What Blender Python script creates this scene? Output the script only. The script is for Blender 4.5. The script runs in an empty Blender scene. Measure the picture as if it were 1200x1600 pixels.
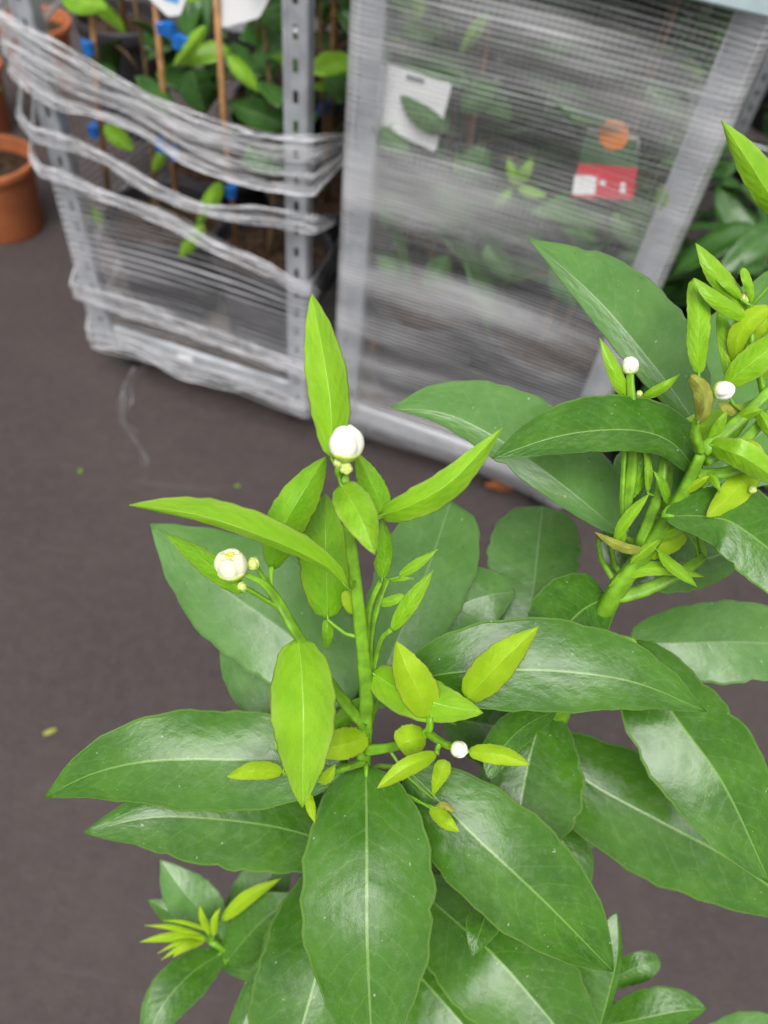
import bpy, math, random
from mathutils import Vector, Matrix, Quaternion
random.seed(7)
scene = bpy.context.scene
COL = scene.collection

# ------------------------------------------------------------------ camera
F_PX, CX, CY = 1204.0, 600.0, 800.0          # focal length and centre on a 1200 x 1600 frame
CAM_H = 1.45
_n = Vector(((470-CX)/F_PX, -(1720-CY)/F_PX, -1)).normalized()   # straight down, in camera axes
_Z = -_n
_F = Vector((0, 0, -1))
_Y = (_F - _F.dot(_Z)*_Z).normalized()
_X = _Y.cross(_Z)
ROT = Matrix((_X, _Y, _Z))                    # camera axes -> world axes
CAM = Vector((0, 0, CAM_H))
cam_data = bpy.data.cameras.new('camera')
cam = bpy.data.objects.new('camera', cam_data)
COL.objects.link(cam)
cam.matrix_world = Matrix.Translation(CAM) @ ROT.to_4x4()
cam_data.sensor_fit = 'VERTICAL'
cam_data.sensor_height = 32.0
cam_data.lens = 32.0*F_PX/1600.0
cam_data.clip_start = 0.02
cam_data.clip_end = 500
cam_data.dof.use_dof = True
cam_data.dof.focus_distance = 0.385
cam_data.dof.aperture_fstop = 6.0
scene.camera = cam

# ------------------------------------------------------------------ sky, sun, exposure
SUN_EL, SUN_AZ = math.radians(63), math.radians(187)
world = bpy.data.worlds.new('World')
scene.world = world
world.use_nodes = True
wn, wl = world.node_tree.nodes, world.node_tree.links
wn.clear()
sky = wn.new('ShaderNodeTexSky'); sky.sky_type = 'NISHITA'; sky.sun_disc = False
sky.sun_elevation = SUN_EL; sky.sun_rotation = SUN_AZ
sky.air_density = 1.6; sky.dust_density = 6.0; sky.ozone_density = 0.6
hs = wn.new('ShaderNodeHueSaturation'); hs.inputs['Saturation'].default_value = 0.05
bg = wn.new('ShaderNodeBackground'); bg.inputs['Strength'].default_value = 0.07
wo = wn.new('ShaderNodeOutputWorld')
wl.new(sky.outputs[0], hs.inputs['Color']); wl.new(hs.outputs[0], bg.inputs['Color']); wl.new(bg.outputs[0], wo.inputs[0])
sun_data = bpy.data.lights.new('sun', 'SUN')
sun_data.energy = 1.5; sun_data.angle = math.radians(42); sun_data.color = (1.0, 0.975, 0.94)
sun = bpy.data.objects.new('sun', sun_data); COL.objects.link(sun)
_sd = Vector((math.sin(SUN_AZ)*math.cos(SUN_EL), math.cos(SUN_AZ)*math.cos(SUN_EL), math.sin(SUN_EL)))
sun.rotation_euler = _sd.to_track_quat('Z', 'Y').to_euler()
scene.view_settings.view_transform = 'Standard'
scene.view_settings.look = 'None'
scene.view_settings.exposure = 0.88
scene.view_settings.gamma = 1.0
scene.render.engine = 'CYCLES'
scene.cycles.transparent_max_bounces = 12
scene.cycles.max_bounces = 6
scene.cycles.diffuse_bounces = 3
scene.cycles.glossy_bounces = 3

# ------------------------------------------------------------------ geometry helpers
def ray(x, y):
    return ROT @ Vector(((x-CX)/F_PX, -(y-CY)/F_PX, -1))
def P(x, y, d):
    """World point seen at photo position x, y, at distance d in front of the camera plane."""
    return CAM + ray(x, y)*d
def G(x, y, z=0.0):
    r = ray(x, y)
    return CAM + r*((z-CAM_H)/r.z)

def new_obj(name, verts, faces, mats, parent=None, loc=None, smooth=True, uvs=None, midx=None):
    me = bpy.data.meshes.new(name)
    me.from_pydata([tuple(v) for v in verts], [], faces)
    if not isinstance(mats, (list, tuple)): mats = [mats]
    for m in mats: me.materials.append(m)
    if smooth: me.polygons.foreach_set('use_smooth', [True]*len(me.polygons))
    if midx: me.polygons.foreach_set('material_index', midx)
    if uvs:
        lay = me.uv_layers.new(name='UVMap')
        vi = [0]*len(me.loops); me.loops.foreach_get('vertex_index', vi)
        flat = []
        for i in vi: flat += [uvs[i][0], uvs[i][1]]
        lay.data.foreach_set('uv', flat)
    me.update()
    o = bpy.data.objects.new(name, me); COL.objects.link(o)
    if parent: o.parent = parent
    if loc is not None: o.location = loc
    return o

def inst(name, me, parent=None, mtx=None):
    o = bpy.data.objects.new(name, me); COL.objects.link(o)
    if parent: o.parent = parent
    if mtx is not None: o.matrix_local = mtx
    return o

def empty(name, loc, rz=0.0):
    o = bpy.data.objects.new(name, None); COL.objects.link(o)
    o.location = loc; o.rotation_euler = (0, 0, rz); o.empty_display_size = .05
    return o

def tag(o, label, cat, group=None):
    o['label'] = label; o['category'] = cat
    if group: o['group'] = group
    return o

class MB:
    """Collects simple shapes into one mesh."""
    def __init__(s): s.v = []; s.f = []
    def box(s, x0, x1, y0, y1, z0, z1, b=0.0):
        i = len(s.v)
        if b <= 0:
            s.v += [Vector(p) for p in ((x0,y0,z0),(x1,y0,z0),(x1,y1,z0),(x0,y1,z0),(x0,y0,z1),(x1,y0,z1),(x1,y1,z1),(x0,y1,z1))]
            s.f += [tuple(i+k for k in q) for q in ((0,3,2,1),(4,5,6,7),(0,1,5,4),(1,2,6,5),(2,3,7,6),(3,0,4,7))]
            return
        ring = lambda z, c: [Vector(p) for p in ((x0+c,y0,z),(x1-c,y0,z),(x1,y0+c,z),(x1,y1-c,z),(x1-c,y1,z),(x0+c,y1,z),(x0,y1-c,z),(x0,y0+c,z))]
        ins = lambda z: [Vector(p) for p in ((x0+2*b,y0+b,z),(x1-2*b,y0+b,z),(x1-b,y0+2*b,z),(x1-b,y1-2*b,z),(x1-2*b,y1-b,z),(x0+2*b,y1-b,z),(x0+b,y1-2*b,z),(x0+b,y0+2*b,z))]
        for r in (ins(z0), ring(z0+b, b), ring(z1-b, b), ins(z1)): s.v += r
        for k in range(3):
            for j in range(8):
                a, c = i+k*8+j, i+k*8+(j+1) % 8
                s.f.append((a, c, c+8, a+8))
        s.f.append(tuple(i+7-j for j in range(8))); s.f.append(tuple(i+24+j for j in range(8)))
    def tube(s, pts, rad, n=8, cap=True, ridge=0.0):
        i = len(s.v); m = len(pts)
        if not isinstance(rad, (list, tuple)): rad = [rad]*m
        up = None
        for k, p in enumerate(pts):
            t = (Vector(pts[min(k+1, m-1)])-Vector(pts[max(k-1, 0)])).normalized()
            if up is None: up = t.orthogonal().normalized()
            up = (up-t*up.dot(t)).normalized(); w = t.cross(up)
            for j in range(n):
                a = 2*math.pi*j/n
                s.v.append(Vector(p)+(up*math.cos(a)+w*math.sin(a))*rad[k]*(1+ridge*math.cos(3*a)))
        for k in range(m-1):
            for j in range(n):
                a, c = i+k*n+j, i+k*n+(j+1) % n
                s.f.append((a, c, c+n, a+n))
        if cap:
            s.f.append(tuple(i+n-1-j for j in range(n))); s.f.append(tuple(i+(m-1)*n+j for j in range(n)))
    def lathe(s, prof, n=28, c=(0, 0, 0)):
        i = len(s.v); c = Vector(c)
        for r, z in prof:
            for j in range(n):
                a = 2*math.pi*j/n
                s.v.append(c+Vector((r*math.cos(a), r*math.sin(a), z)))
        for k in range(len(prof)-1):
            for j in range(n):
                a, d = i+k*n+j, i+k*n+(j+1) % n
                s.f.append((a, d, d+n, a+n))
    def build(s, name, mat, parent=None, loc=None, smooth=True):
        return new_obj(name, s.v, s.f, mat, parent, loc, smooth)

def spline(pts, n):
    """Catmull-Rom through tuples of equal length."""
    m = len(pts); out = []
    if m == 2:
        return [tuple(a+(b-a)*k/n for a, b in zip(pts[0], pts[1])) for k in range(n+1)]
    e = [tuple(2*a-b for a, b in zip(pts[0], pts[1]))]+list(pts)+[tuple(2*a-b for a, b in zip(pts[-1], pts[-2]))]
    # roughly even spacing by length
    L = [0]
    for k in range(m-1): L.append(L[-1]+max(1e-6, math.dist(pts[k][:2], pts[k+1][:2])))
    for k in range(n+1):
        x = L[-1]*k/n; j = 0
        while j < m-2 and x > L[j+1]: j += 1
        t = (x-L[j])/(L[j+1]-L[j])
        p0, p1, p2, p3 = e[j], e[j+1], e[j+2], e[j+3]
        out.append(tuple(.5*(2*b+(c-a)*t+(2*a-5*b+4*c-d)*t*t+(3*b-a-3*c+d)*t**3) for a, b, c, d in zip(p0, p1, p2, p3)))
    return out

# ------------------------------------------------------------------ materials
class NT:
    def __init__(s, name):
        s.m = bpy.data.materials.new(name); s.m.use_nodes = True
        s.n, s.l = s.m.node_tree.nodes, s.m.node_tree.links
        s.n.clear(); s.out = s.n.new('ShaderNodeOutputMaterial')
    def add(s, typ, **kw):
        nd = s.n.new(typ)
        for k, v in kw.items():
            if k.startswith('_'): setattr(nd, k[1:], v)
        return nd
    def put(s, sock, v):
        if v is None: return
        if hasattr(v, 'is_linked') or hasattr(v, 'links'): s.l.new(v, sock)
        else: sock.default_value = v
    def math(s, op, a, b=None, clamp=False):
        nd = s.n.new('ShaderNodeMath'); nd.operation = op; nd.use_clamp = clamp
        s.put(nd.inputs[0], a); s.put(nd.inputs[1], b)
        return nd.outputs[0]
    def mix(s, f, a, b, blend='MIX'):
        nd = s.n.new('ShaderNodeMix'); nd.data_type = 'RGBA'; nd.blend_type = blend
        s.put(nd.inputs[0], f); s.put(nd.inputs[6], a); s.put(nd.inputs[7], b)
        return nd.outputs[2]
    def noise(s, vec, scale, detail=3, rough=.55, out=0):
        nd = s.n.new('ShaderNodeTexNoise'); s.put(nd.inputs['Vector'], vec)
        nd.inputs['Scale'].default_value = scale; nd.inputs['Detail'].default_value = detail; nd.inputs['Roughness'].default_value = rough
        return nd.outputs[out]
    def ramp(s, v, a, b, lo=0.0, hi=1.0):
        nd = s.n.new('ShaderNodeMapRange'); nd.interpolation_type = 'SMOOTHSTEP'
        s.put(nd.inputs[0], v)
        for k, x in zip((1, 2, 3, 4), (a, b, lo, hi)): nd.inputs[k].default_value = x
        return nd.outputs[0]
    def mapping(s, vec, scale=(1, 1, 1), loc=None, rot=(0, 0, 0)):
        nd = s.n.new('ShaderNodeMapping'); s.put(nd.inputs['Vector'], vec)
        nd.inputs['Scale'].default_value = scale; nd.inputs['Rotation'].default_value = rot
        if loc is not None: s.put(nd.inputs['Location'], loc)
        return nd.outputs[0]
    def bump(s, h, strength, dist, normal=None):
        nd = s.n.new('ShaderNodeBump'); s.put(nd.inputs['Height'], h)
        nd.inputs['Strength'].default_value = strength; nd.inputs['Distance'].default_value = dist
        if normal is not None: s.put(nd.inputs['Normal'], normal)
        return nd.outputs[0]
    def bsdf(s, color, rough=.5, spec=.5, metal=0.0, normal=None, **kw):
        nd = s.n.new('ShaderNodeBsdfPrincipled')
        s.put(nd.inputs['Base Color'], color); s.put(nd.inputs['Roughness'], rough)
        s.put(nd.inputs['Specular IOR Level'], spec); s.put(nd.inputs['Metallic'], metal)
        if normal is not None: s.put(nd.inputs['Normal'], normal)
        for k, v in kw.items(): s.put(nd.inputs[k.replace('_', ' ')], v)
        return nd.outputs[0]
    def mixs(s, f, a, b):
        nd = s.n.new('ShaderNodeMixShader'); s.put(nd.inputs[0], f); s.l.new(a, nd.inputs[1]); s.l.new(b, nd.inputs[2])
        return nd.outputs[0]
    def done(s, sh): s.l.new(sh, s.out.inputs['Surface']); return s.m

def c4(r, g, b): return (r, g, b, 1.0)

def leaf_mat(name, dark, light, vein, edge, rough=.3, transl=.15, tcol=None, nveins=11, veinmix=.35, bumpd=.0006, blotch=.5, spec=.5, dust=.05, pillow=.25, tipmix=0.0):
    t = NT(name)
    tc = t.add('ShaderNodeTexCoord'); oi = t.add('ShaderNodeObjectInfo')
    uv = tc.outputs['UV']
    sep = t.add('ShaderNodeSeparateXYZ'); t.put(sep.inputs[0], uv)
    u, v = sep.outputs[0], sep.outputs[1]
    av = t.math('ABSOLUTE', t.math('SUBTRACT', t.math('MULTIPLY', v, 2.0), 1.0))
    rnd = oi.outputs['Random']
    rv = t.add('ShaderNodeCombineXYZ'); t.put(rv.inputs[0], t.math('MULTIPLY', rnd, 37.0)); t.put(rv.inputs[1], t.math('MULTIPLY', rnd, 91.0))
    p = t.mapping(uv, (3.2, 1.4, 1), rv.outputs[0])
    n1 = t.noise(p, 1.6, 4); n2 = t.noise(p, 9.0, 4); n3 = t.noise(p, 70.0, 2)
    col = t.mix(t.ramp(t.math('ADD', t.math('MULTIPLY', n1, .9), t.math('MULTIPLY', n2, .1)), .3, .7), dark, light)
    # slight leaf-to-leaf change
    col = t.mix(t.math('MULTIPLY', rnd, .35), col, light)
    if tipmix: col = t.mix(t.math('MULTIPLY', t.math('POWER', u, 1.6), tipmix), col, edge); col = t.mix(t.ramp(t.math('ADD', av, t.math('MULTIPLY', n1, .5)), .8, 1.35, 0.0, .30), col, edge)
    # side veins running from the midrib forward to the margin
    nd = t.math('MULTIPLY', t.math('SUBTRACT', n1, .5), .10)
    q = t.math('ADD', t.math('SUBTRACT', t.math('MULTIPLY', t.math('ADD', u, nd), float(nveins)), t.math('MULTIPLY', t.math('POWER', av, 1.3), 2.1)), t.math('MULTIPLY', t.math('GREATER_THAN', v, .5), .45))
    tri = t.math('ABSOLUTE', t.math('SUBTRACT', t.math('FRACT', q), .5))      # 0 on the vein
    line = t.ramp(tri, .0, .07, 1.0, 0.0)
    line = t.math('MULTIPLY', line, t.ramp(av, .5, .98, 1.0, 0.0))
    col = t.mix(t.math('MULTIPLY', line, veinmix), col, vein)
    mid = t.ramp(av, .012, .034, 1.0, 0.0)
    col = t.mix(t.math('MULTIPLY', mid, .6), col, vein)
    ed = t.ramp(av, .935, .985, 0.0, 1.0)
    col = t.mix(t.math('MULTIPLY', ed, .6), col, edge)
    # pale spray residue and specks
    du = t.math('MULTIPLY', t.ramp(n2, .45, .75), dust)
    col = t.mix(du, col, c4(.45, .5, .42))
    gran = t.noise(t.mapping(tc.outputs['Object'], (1, 1, 1)), 1500.0, 2, .6)
    col = t.mix(t.math('MULTIPLY', t.ramp(gran, .5, .75), .12), col, vein)
    wht = t.ramp(t.noise(t.mapping(tc.outputs['Object'], (1, 1, 1)), 420.0, 1), .76, .80)
    col = t.mix(t.math('MULTIPLY', wht, blotch), col, c4(.5, .52, .42))
    sp = t.ramp(t.noise(p, 26.0, 1), .70, .76)
    col = t.mix(t.math('MULTIPLY', sp, blotch), col, c4(.16, .13, .05))
    pill = t.math('ADD', t.math('MULTIPLY', t.math('MULTIPLY', tri, t.ramp(av, .6, 1.0, 1.0, 0.0)), pillow), t.math('MULTIPLY', n1, .9))
    h = t.math('ADD', t.math('ADD', pill, t.math('MULTIPLY', n2, .22)), t.math('MULTIPLY', gran, .05))
    bn = t.bump(h, .6, bumpd)
    r = t.math('ADD', rough, t.math('ADD', t.math('MULTIPLY', t.math('SUBTRACT', n2, .5), .16), t.ramp(t.noise(p, 2.6, 4), .5, .7, 0.0, .16)))
    sh = t.bsdf(col, r, spec, 0.0, bn)
    tr = t.add('ShaderNodeBsdfTranslucent'); t.put(tr.inputs[0], t.mix(.5, col, tcol or light)); t.put(tr.inputs['Normal'], bn)
    return t.done(t.mixs(transl, sh, tr.outputs[0]))

def plain(name, color, rough=.6, spec=.4, metal=0.0, var=.25, scale=30, bumpd=.0, bscale=None, transl=0, coord='Object'):
    t = NT(name); tc = t.add('ShaderNodeTexCoord')
    n = t.noise(tc.outputs[coord], scale, 4)
    dk = c4(*(x*(1-var) for x in color[:3])); lt = c4(*(min(1, x*(1+var)) for x in color[:3]))
    col = t.mix(t.ramp(n, .3, .7), dk, lt)
    bn = t.bump(t.noise(tc.outputs[coord], bscale or scale*3, 4), .6, bumpd) if bumpd else None
    sh = t.bsdf(col, t.math('ADD', rough, t.math('MULTIPLY', t.math('SUBTRACT', n, .5), .2)), spec, metal, bn)
    if transl:
        tr = t.add('ShaderNodeBsdfTranslucent'); t.put(tr.inputs[0], col); sh = t.mixs(transl, sh, tr.outputs[0])
    return t.done(sh)

def ground_mat():
    t = NT('ground_asphalt'); tc = t.add('ShaderNodeTexCoord'); o = tc.outputs['Object']
    n1 = t.noise(o, 2.2, 5, .6); n2 = t.noise(o, 14, 4); n3 = t.noise(o, 420, 3, .7); n4 = t.noise(o, 90, 3)
    col = t.mix(t.ramp(n1, .3, .7), c4(.044, .033, .032), c4(.066, .050, .048))
    col = t.mix(t.math('MULTIPLY', t.ramp(n2, .35, .7), .4), col, c4(.042, .034, .034))
    col = t.mix(t.math('MULTIPLY', t.ramp(n3, .45, .7), .5), col, c4(.105, .088, .084))
    col = t.mix(t.math('MULTIPLY', t.ramp(n4, .66, .74), .45), col, c4(.13, .12, .115))
    n7 = t.noise(o, 38, 5, .7)
    col = t.mix(t.math('MULTIPLY', t.ramp(n7, .4, .65), .28), col, c4(.095, .075, .074))
    n5 = t.noise(o, 5.5, 6, .7)
    col = t.mix(t.math('MULTIPLY', t.ramp(n5, .60, .72), .55), col, c4(.030, .024, .024))
    n6 = t.noise(t.mapping(o, (1, 7, 1), None, (0, 0, .5)), 3.0, 5, .65)
    col = t.mix(t.math('MULTIPLY', t.ramp(n6, .60, .75), .35), col, c4(.13, .112, .108))
    h = t.math('ADD', n3, t.math('MULTIPLY', n4, .8))
    return t.done(t.bsdf(col, .62, .35, 0, t.bump(h, .7, .003)))

def net_mat(name, base, lines, freq, band, color=(.86, .86, .89), vthreads=.15, seed=0.0, slope=0.0, wobble=.5, thin=.26):
    """Knitted wrapping net: UV in metres (u round the load, v up)."""
    t = NT(name); tc = t.add('ShaderNodeTexCoord'); uv = tc.outputs['UV']
    sep = t.add('ShaderNodeSeparateXYZ'); t.put(sep.inputs[0], uv)
    u, v = sep.outputs[0], sep.outputs[1]
    vv = t.math('ADD', v, t.math('MULTIPLY', u, slope))
    cv = t.add('ShaderNodeCombineXYZ'); t.put(cv.inputs[0], t.math('MULTIPLY', u, 1.2)); t.put(cv.inputs[1], t.math('MULTIPLY', vv, 9.0)); cv.inputs[2].default_value = seed
    cw = t.add('ShaderNodeCombineXYZ'); t.put(cw.inputs[0], t.math('MULTIPLY', u, 2.5)); t.put(cw.inputs[1], t.math('MULTIPLY', vv, 45.0)); cw.inputs[2].default_value = seed+3
    cf = t.add('ShaderNodeCombineXYZ'); t.put(cf.inputs[0], t.math('MULTIPLY', u, 14.0)); t.put(cf.inputs[1], t.math('MULTIPLY', vv, 160.0)); cf.inputs[2].default_value = seed+5
    nb = t.noise(cv.outputs[0], 1.0, 3); nm = t.noise(cw.outputs[0], 1.0, 3); nf = t.noise(cf.outputs[0], 1.0, 2)
    wob = t.math('MULTIPLY', t.math('SUBTRACT', nm, .5), wobble)
    st = t.math('ABSOLUTE', t.math('SUBTRACT', t.math('FRACT', t.math('ADD', t.math('MULTIPLY', vv, freq), wob)), .5))
    ln = t.ramp(st, .06, thin, 1.0, 0.0)
    ln = t.math('MULTIPLY', ln, t.ramp(nm, .25, .7, .42, 1.0))
    vt = t.math('ABSOLUTE', t.math('SUBTRACT', t.math('FRACT', t.math('ADD', t.math('MULTIPLY', u, 95.0), t.math('MULTIPLY', nf, .6))), .5))
    vl = t.ramp(vt, .05, .2, vthreads, 0.0)
    a = t.math('ADD', base, t.math('MULTIPLY', ln, lines))
    a = t.math('ADD', a, t.math('MULTIPLY', t.ramp(nb, .42, .68, -.35, 1.0), band))
    a = t.math('ADD', a, t.math('MULTIPLY', t.ramp(nf, .4, .75), .12))
    at_ = t.add('ShaderNodeAttribute'); at_.attribute_name = 'gather'
    a = t.math('ADD', a, t.math('MULTIPLY', at_.outputs['Fac'], .22))
    a = t.math('ADD', a, vl, True)
    a = t.math('MINIMUM', a, .93)
    col = t.mix(nf, c4(*(x*.9 for x in color)), c4(*color))
    d = t.bsdf(col, .45, .4)
    tl = t.add('ShaderNodeBsdfTranslucent'); t.put(tl.inputs[0], col)
    tp = t.add('ShaderNodeBsdfTransparent')
    return t.done(t.mixs(a, tp.outputs[0], t.mixs(.35, d, tl.outputs[0])))

def bunch_mat(name, base, seed=0.0):
    """Net pulled together into a stretched band: fibres run along u, v runs 0..1 across."""
    t = NT(name); tc = t.add('ShaderNodeTexCoord'); uv = tc.outputs['UV']
    p = t.mapping(uv, (3.0, 16.0, 1), (seed, seed*2, 0)); q = t.mapping(uv, (8.0, 80.0, 1), (seed*3, 0, 0)); w = t.mapping(uv, (5.0, 3.5, 1), (seed, 4, 0))
    n1 = t.noise(p, 1, 3); n2 = t.noise(q, 1, 3); n3 = t.noise(w, 1, 3)
    sep = t.add('ShaderNodeSeparateXYZ'); t.put(sep.inputs[0], uv)
    av = t.math('ABSOLUTE', t.math('SUBTRACT', t.math('MULTIPLY', sep.outputs[1], 2), 1))
    a = t.math('ADD', t.math('MULTIPLY', t.ramp(n1, .42, .62), .5), t.math('MULTIPLY', t.ramp(n2, .42, .62), .45))
    a = t.math('ADD', a, t.math('MULTIPLY', t.ramp(n3, .4, .7, -.5, .6), .6))
    a = t.math('ADD', a, base)
    a = t.math('ADD', a, t.ramp(av, .8, .95, 0, .15), True)
    a = t.math('MINIMUM', a, .95)
    col = t.mix(n2, c4(.70, .70, .74), c4(.86, .86, .88))
    bn = t.bump(t.math('ADD', n1, n2), .8, .004)
    d = t.bsdf(col, .4, .5, 0, bn); tl = t.add('ShaderNodeBsdfTranslucent'); t.put(tl.inputs[0], col)
    tp = t.add('ShaderNodeBsdfTransparent')
    return t.done(t.mixs(a, tp.outputs[0], t.mixs(.3, d, tl.outputs[0])))

M = {}
M['mature'] = leaf_mat('leaf_mature', c4(.027, .104, .005), c4(.058, .172, .010), c4(.20, .36, .08), c4(.20, .36, .08), rough=.22, transl=.10, veinmix=.13, tcol=c4(.14, .36, .02), bumpd=.0011, spec=.50, pillow=.16)
M['mature_sheen'] = leaf_mat('leaf_mature_sheen', c4(.066, .180, .030), c4(.105, .245, .050), c4(.20, .32, .13), c4(.18, .31, .11), rough=.30, transl=.13, veinmix=.14, tcol=c4(.15, .36, .04), dust=.05, bumpd=.0010, spec=.6, pillow=.16)  # mature leaf with the sky's pale sheen painted into its base green
M['under'] = leaf_mat('leaf_underside', c4(.09, .20, .06), c4(.12, .25, .07), c4(.25, .36, .14), c4(.2, .33, .1), rough=.5, transl=.12, veinmix=.3, blotch=.1)
M['young'] = leaf_mat('leaf_young', c4(.24, .53, .012), c4(.34, .64, .022), c4(.46, .70, .12), c4(.60, .72, .18), rough=.30, transl=.40, tcol=c4(.50, .80, .02), nveins=8, veinmix=.06, bumpd=.0014, blotch=.0, dust=.0, pillow=.20, tipmix=.12)
M['young_yellow'] = leaf_mat('leaf_young_yellow', c4(.36, .60, .012), c4(.46, .70, .022), c4(.46, .62, .08), c4(.56, .58, .10), rough=.36, transl=.42, tcol=c4(.66, .82, .02), nveins=8, veinmix=.05, bumpd=.0006, blotch=.15, dust=.0, pillow=.2, tipmix=.10)
M['young_green'] = leaf_mat('leaf_young_green', c4(.14, .39, .010), c4(.22, .49, .015), c4(.26, .48, .04), c4(.36, .48, .06), rough=.26, transl=.26, tcol=c4(.4, .7, .02), nveins=8, veinmix=.06, bumpd=.0014, blotch=.0, dust=.0, pillow=.20, tipmix=.12)
M['withered'] = leaf_mat('leaf_withered', c4(.22, .20, .03), c4(.40, .46, .06), c4(.3, .25, .08), c4(.10, .06, .03), rough=.5, transl=.2, nveins=7, veinmix=.3, blotch=.9, dust=.1)
M['stem'] = plain('stem_green', (.165, .36, .020), .42, .4, var=.3, scale=90, bumpd=.0005, bscale=240, transl=.08)
M['bark'] = plain('stem_bark', (.14, .13, .06), .7, .2, var=.4, scale=60, bumpd=.001)
M['petal'] = plain('bud_petal', (.90, .89, .78), .45, .4, var=.05, scale=60, transl=.15)
M['petal_cream'] = plain('bud_petal_cream', (.88, .86, .62), .45, .4, var=.08, scale=60, transl=.15)
M['calyx'] = plain('bud_calyx', (.45, .58, .10), .45, .4, var=.2, scale=120, transl=.1)
M['budsmall'] = plain('bud_small', (.62, .72, .22), .4, .4, var=.15, scale=120, transl=.15)
M['stamen'] = plain('bud_stamen', (.75, .72, .05), .5, .3, var=.2, scale=200)
M['ground'] = ground_mat()
M['steel'] = plain('galvanised_steel', (.50, .53, .56), .42, .5, .55, var=.16, scale=22, bumpd=.0003)
M['rail'] = plain('painted_rail', (.48, .60, .63), .45, .5, .1, var=.12, scale=14)
M['board'] = plain('base_board', (.10, .09, .08), .7, .3, var=.3, scale=18, bumpd=.001)
M['rubber'] = plain('castor_rubber', (.03, .03, .032), .6, .4, var=.2, scale=40)
M['blackpot'] = plain('black_plastic_pot', (.028, .026, .030), .45, .45, var=.3, scale=16, bumpd=.0006)
M['terracotta'] = plain('terracotta_plastic', (.46, .145, .055), .5, .4, var=.14, scale=12)
M['soil'] = plain('potting_soil', (.055, .034, .022), .95, .1, var=.6, scale=60, bumpd=.008)
M['cane'] = plain('bamboo_cane', (.38, .20, .08), .5, .4, var=.35, scale=30)
M['twig'] = plain('woody_twig', (.17, .11, .05), .7, .3, var=.35, scale=40)
M['bluetie'] = plain('blue_clip', (.01, .12, .42), .4, .5, var=.15, scale=40)
M['card'] = plain('white_card', (.82, .83, .84), .4, .45, var=.04, scale=10)
M['red'] = plain('red_print', (.62, .03, .05), .4, .45, var=.15, scale=20)
M['orange'] = plain('orange_print', (.80, .24, .015), .4, .45, var=.18, scale=24)
M['ink'] = plain('grey_ink', (.18, .19, .21), .6, .3, var=.2, scale=80)
M['skyblue'] = plain('blue_print', (.12, .42, .75), .4, .4, var=.1, scale=20)
M['deadleaf'] = leaf_mat('leaf_dead', c4(.26, .075, .022), c4(.42, .14, .04), c4(.25, .10, .04), c4(.2, .06, .02), rough=.7, transl=.1, nveins=7, veinmix=.3, blotch=.5, dust=.1)
M['shopleaf'] = leaf_mat('leaf_in_trolley', c4(.022, .085, .014), c4(.055, .16, .025), c4(.16, .28, .08), c4(.12, .24, .05), rough=.32, transl=.15, veinmix=.2, blotch=.2)
M['shopleaf_bright'] = leaf_mat('leaf_in_trolley_bright', c4(.15, .36, .015), c4(.26, .48, .03), c4(.34, .52, .10), c4(.3, .5, .08), rough=.35, transl=.3, tcol=c4(.4, .7, .03), veinmix=.2, blotch=.1)
M['net_close'] = net_mat('net_close_wound', .13, .46, 118, .30, seed=1.0, vthreads=.08, wobble=.9)
M['net_open'] = net_mat('net_open_wound', -.03, .95, 62, .10, seed=6.0, vthreads=.02, color=(.84, .84, .88), wobble=.35, thin=.24)
M['bunch'] = bunch_mat('net_bunched', -.06, 1.0)
M['bunch3'] = bunch_mat('net_bunched_hem', -.2, 12.0)
M['wisp'] = bunch_mat('film_wisp', -.38, 3.0)
M['bunch2'] = bunch_mat('net_bunched_thin', -.08, 5.0)

# ------------------------------------------------------------------ ground
gr = new_obj('ground', [(-60, -60, 0), (60, -60, 0), (60, 60, 0), (-60, 60, 0)], [(0, 1, 2, 3)], M['ground'], smooth=False)
gr['kind'] = 'structure'

# ------------------------------------------------------------------ leaves
S_LAT = [-1, -.93, -.78, -.6, -.4, -.2, -.075, -.028, 0, .028, .075, .2, .4, .6, .78, .93, 1]
def leaf_mesh_pts(stations, thick, rid):
    """stations: list of (centre, edgeA, edgeB, curl vector, ridge vector)."""
    v, uv = [], []
    n = len(stations)-1
    for k, (c, ea, eb, curlA, curlB, ridge) in enumerate(stations):
        for s in S_LAT:
            e, cu = (ea, curlA) if s > 0 else (eb, curlB)
            a = abs(s)
            p = c+(e-c)*a+cu*(a*a)
            p = p+ridge*max(0.0, 1-a/.05)
            v.append(p); uv.append((k/n, (s+1)/2))
    return v, uv

def close_leaf(v, uv, rows, cols, thick, toward):
    faces, mi = [], []
    for k in range(rows-1):
        for j in range(cols-1):
            a = k*cols+j
            faces.append((a, a+1, a+cols+1, a+cols))
    # vertex normals
    nr = [Vector((0, 0, 0)) for _ in v]
    for f in faces:
        nn = (v[f[2]]-v[f[0]]).cross(v[f[3]]-v[f[1]])
        for i in f: nr[i] += nn
    flip = sum(((x.dot(toward)) for x in nr)) < 0
    if flip:
        faces = [tuple(reversed(f)) for f in faces]; nr = [-x for x in nr]
    N = len(v)
    low = [p-(x.normalized() if x.length > 0 else Vector((0, 0, 1)))*thick for p, x in zip(v, nr)]
    mi = [0]*len(faces)
    lowf = [tuple(i+N for i in reversed(f)) for f in faces]; mi += [1]*len(lowf)
    bord = [j for j in range(cols)]+[k*cols+cols-1 for k in range(1, rows)]+[(rows-1)*cols+j for j in range(cols-2, -1, -1)]+[k*cols for k in range(rows-2, 0, -1)]
    rim = []
    for a, b in zip(bord, bord[1:]+bord[:1]):
        rim.append((b, a, a+N, b+N) if not flip else (a, b, b+N, a+N))
    mi += [0]*len(rim)
    return v+low, uv+uv, faces+lowf+rim, mi

STEMS = []      # world polylines of the shrub's shoots

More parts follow.
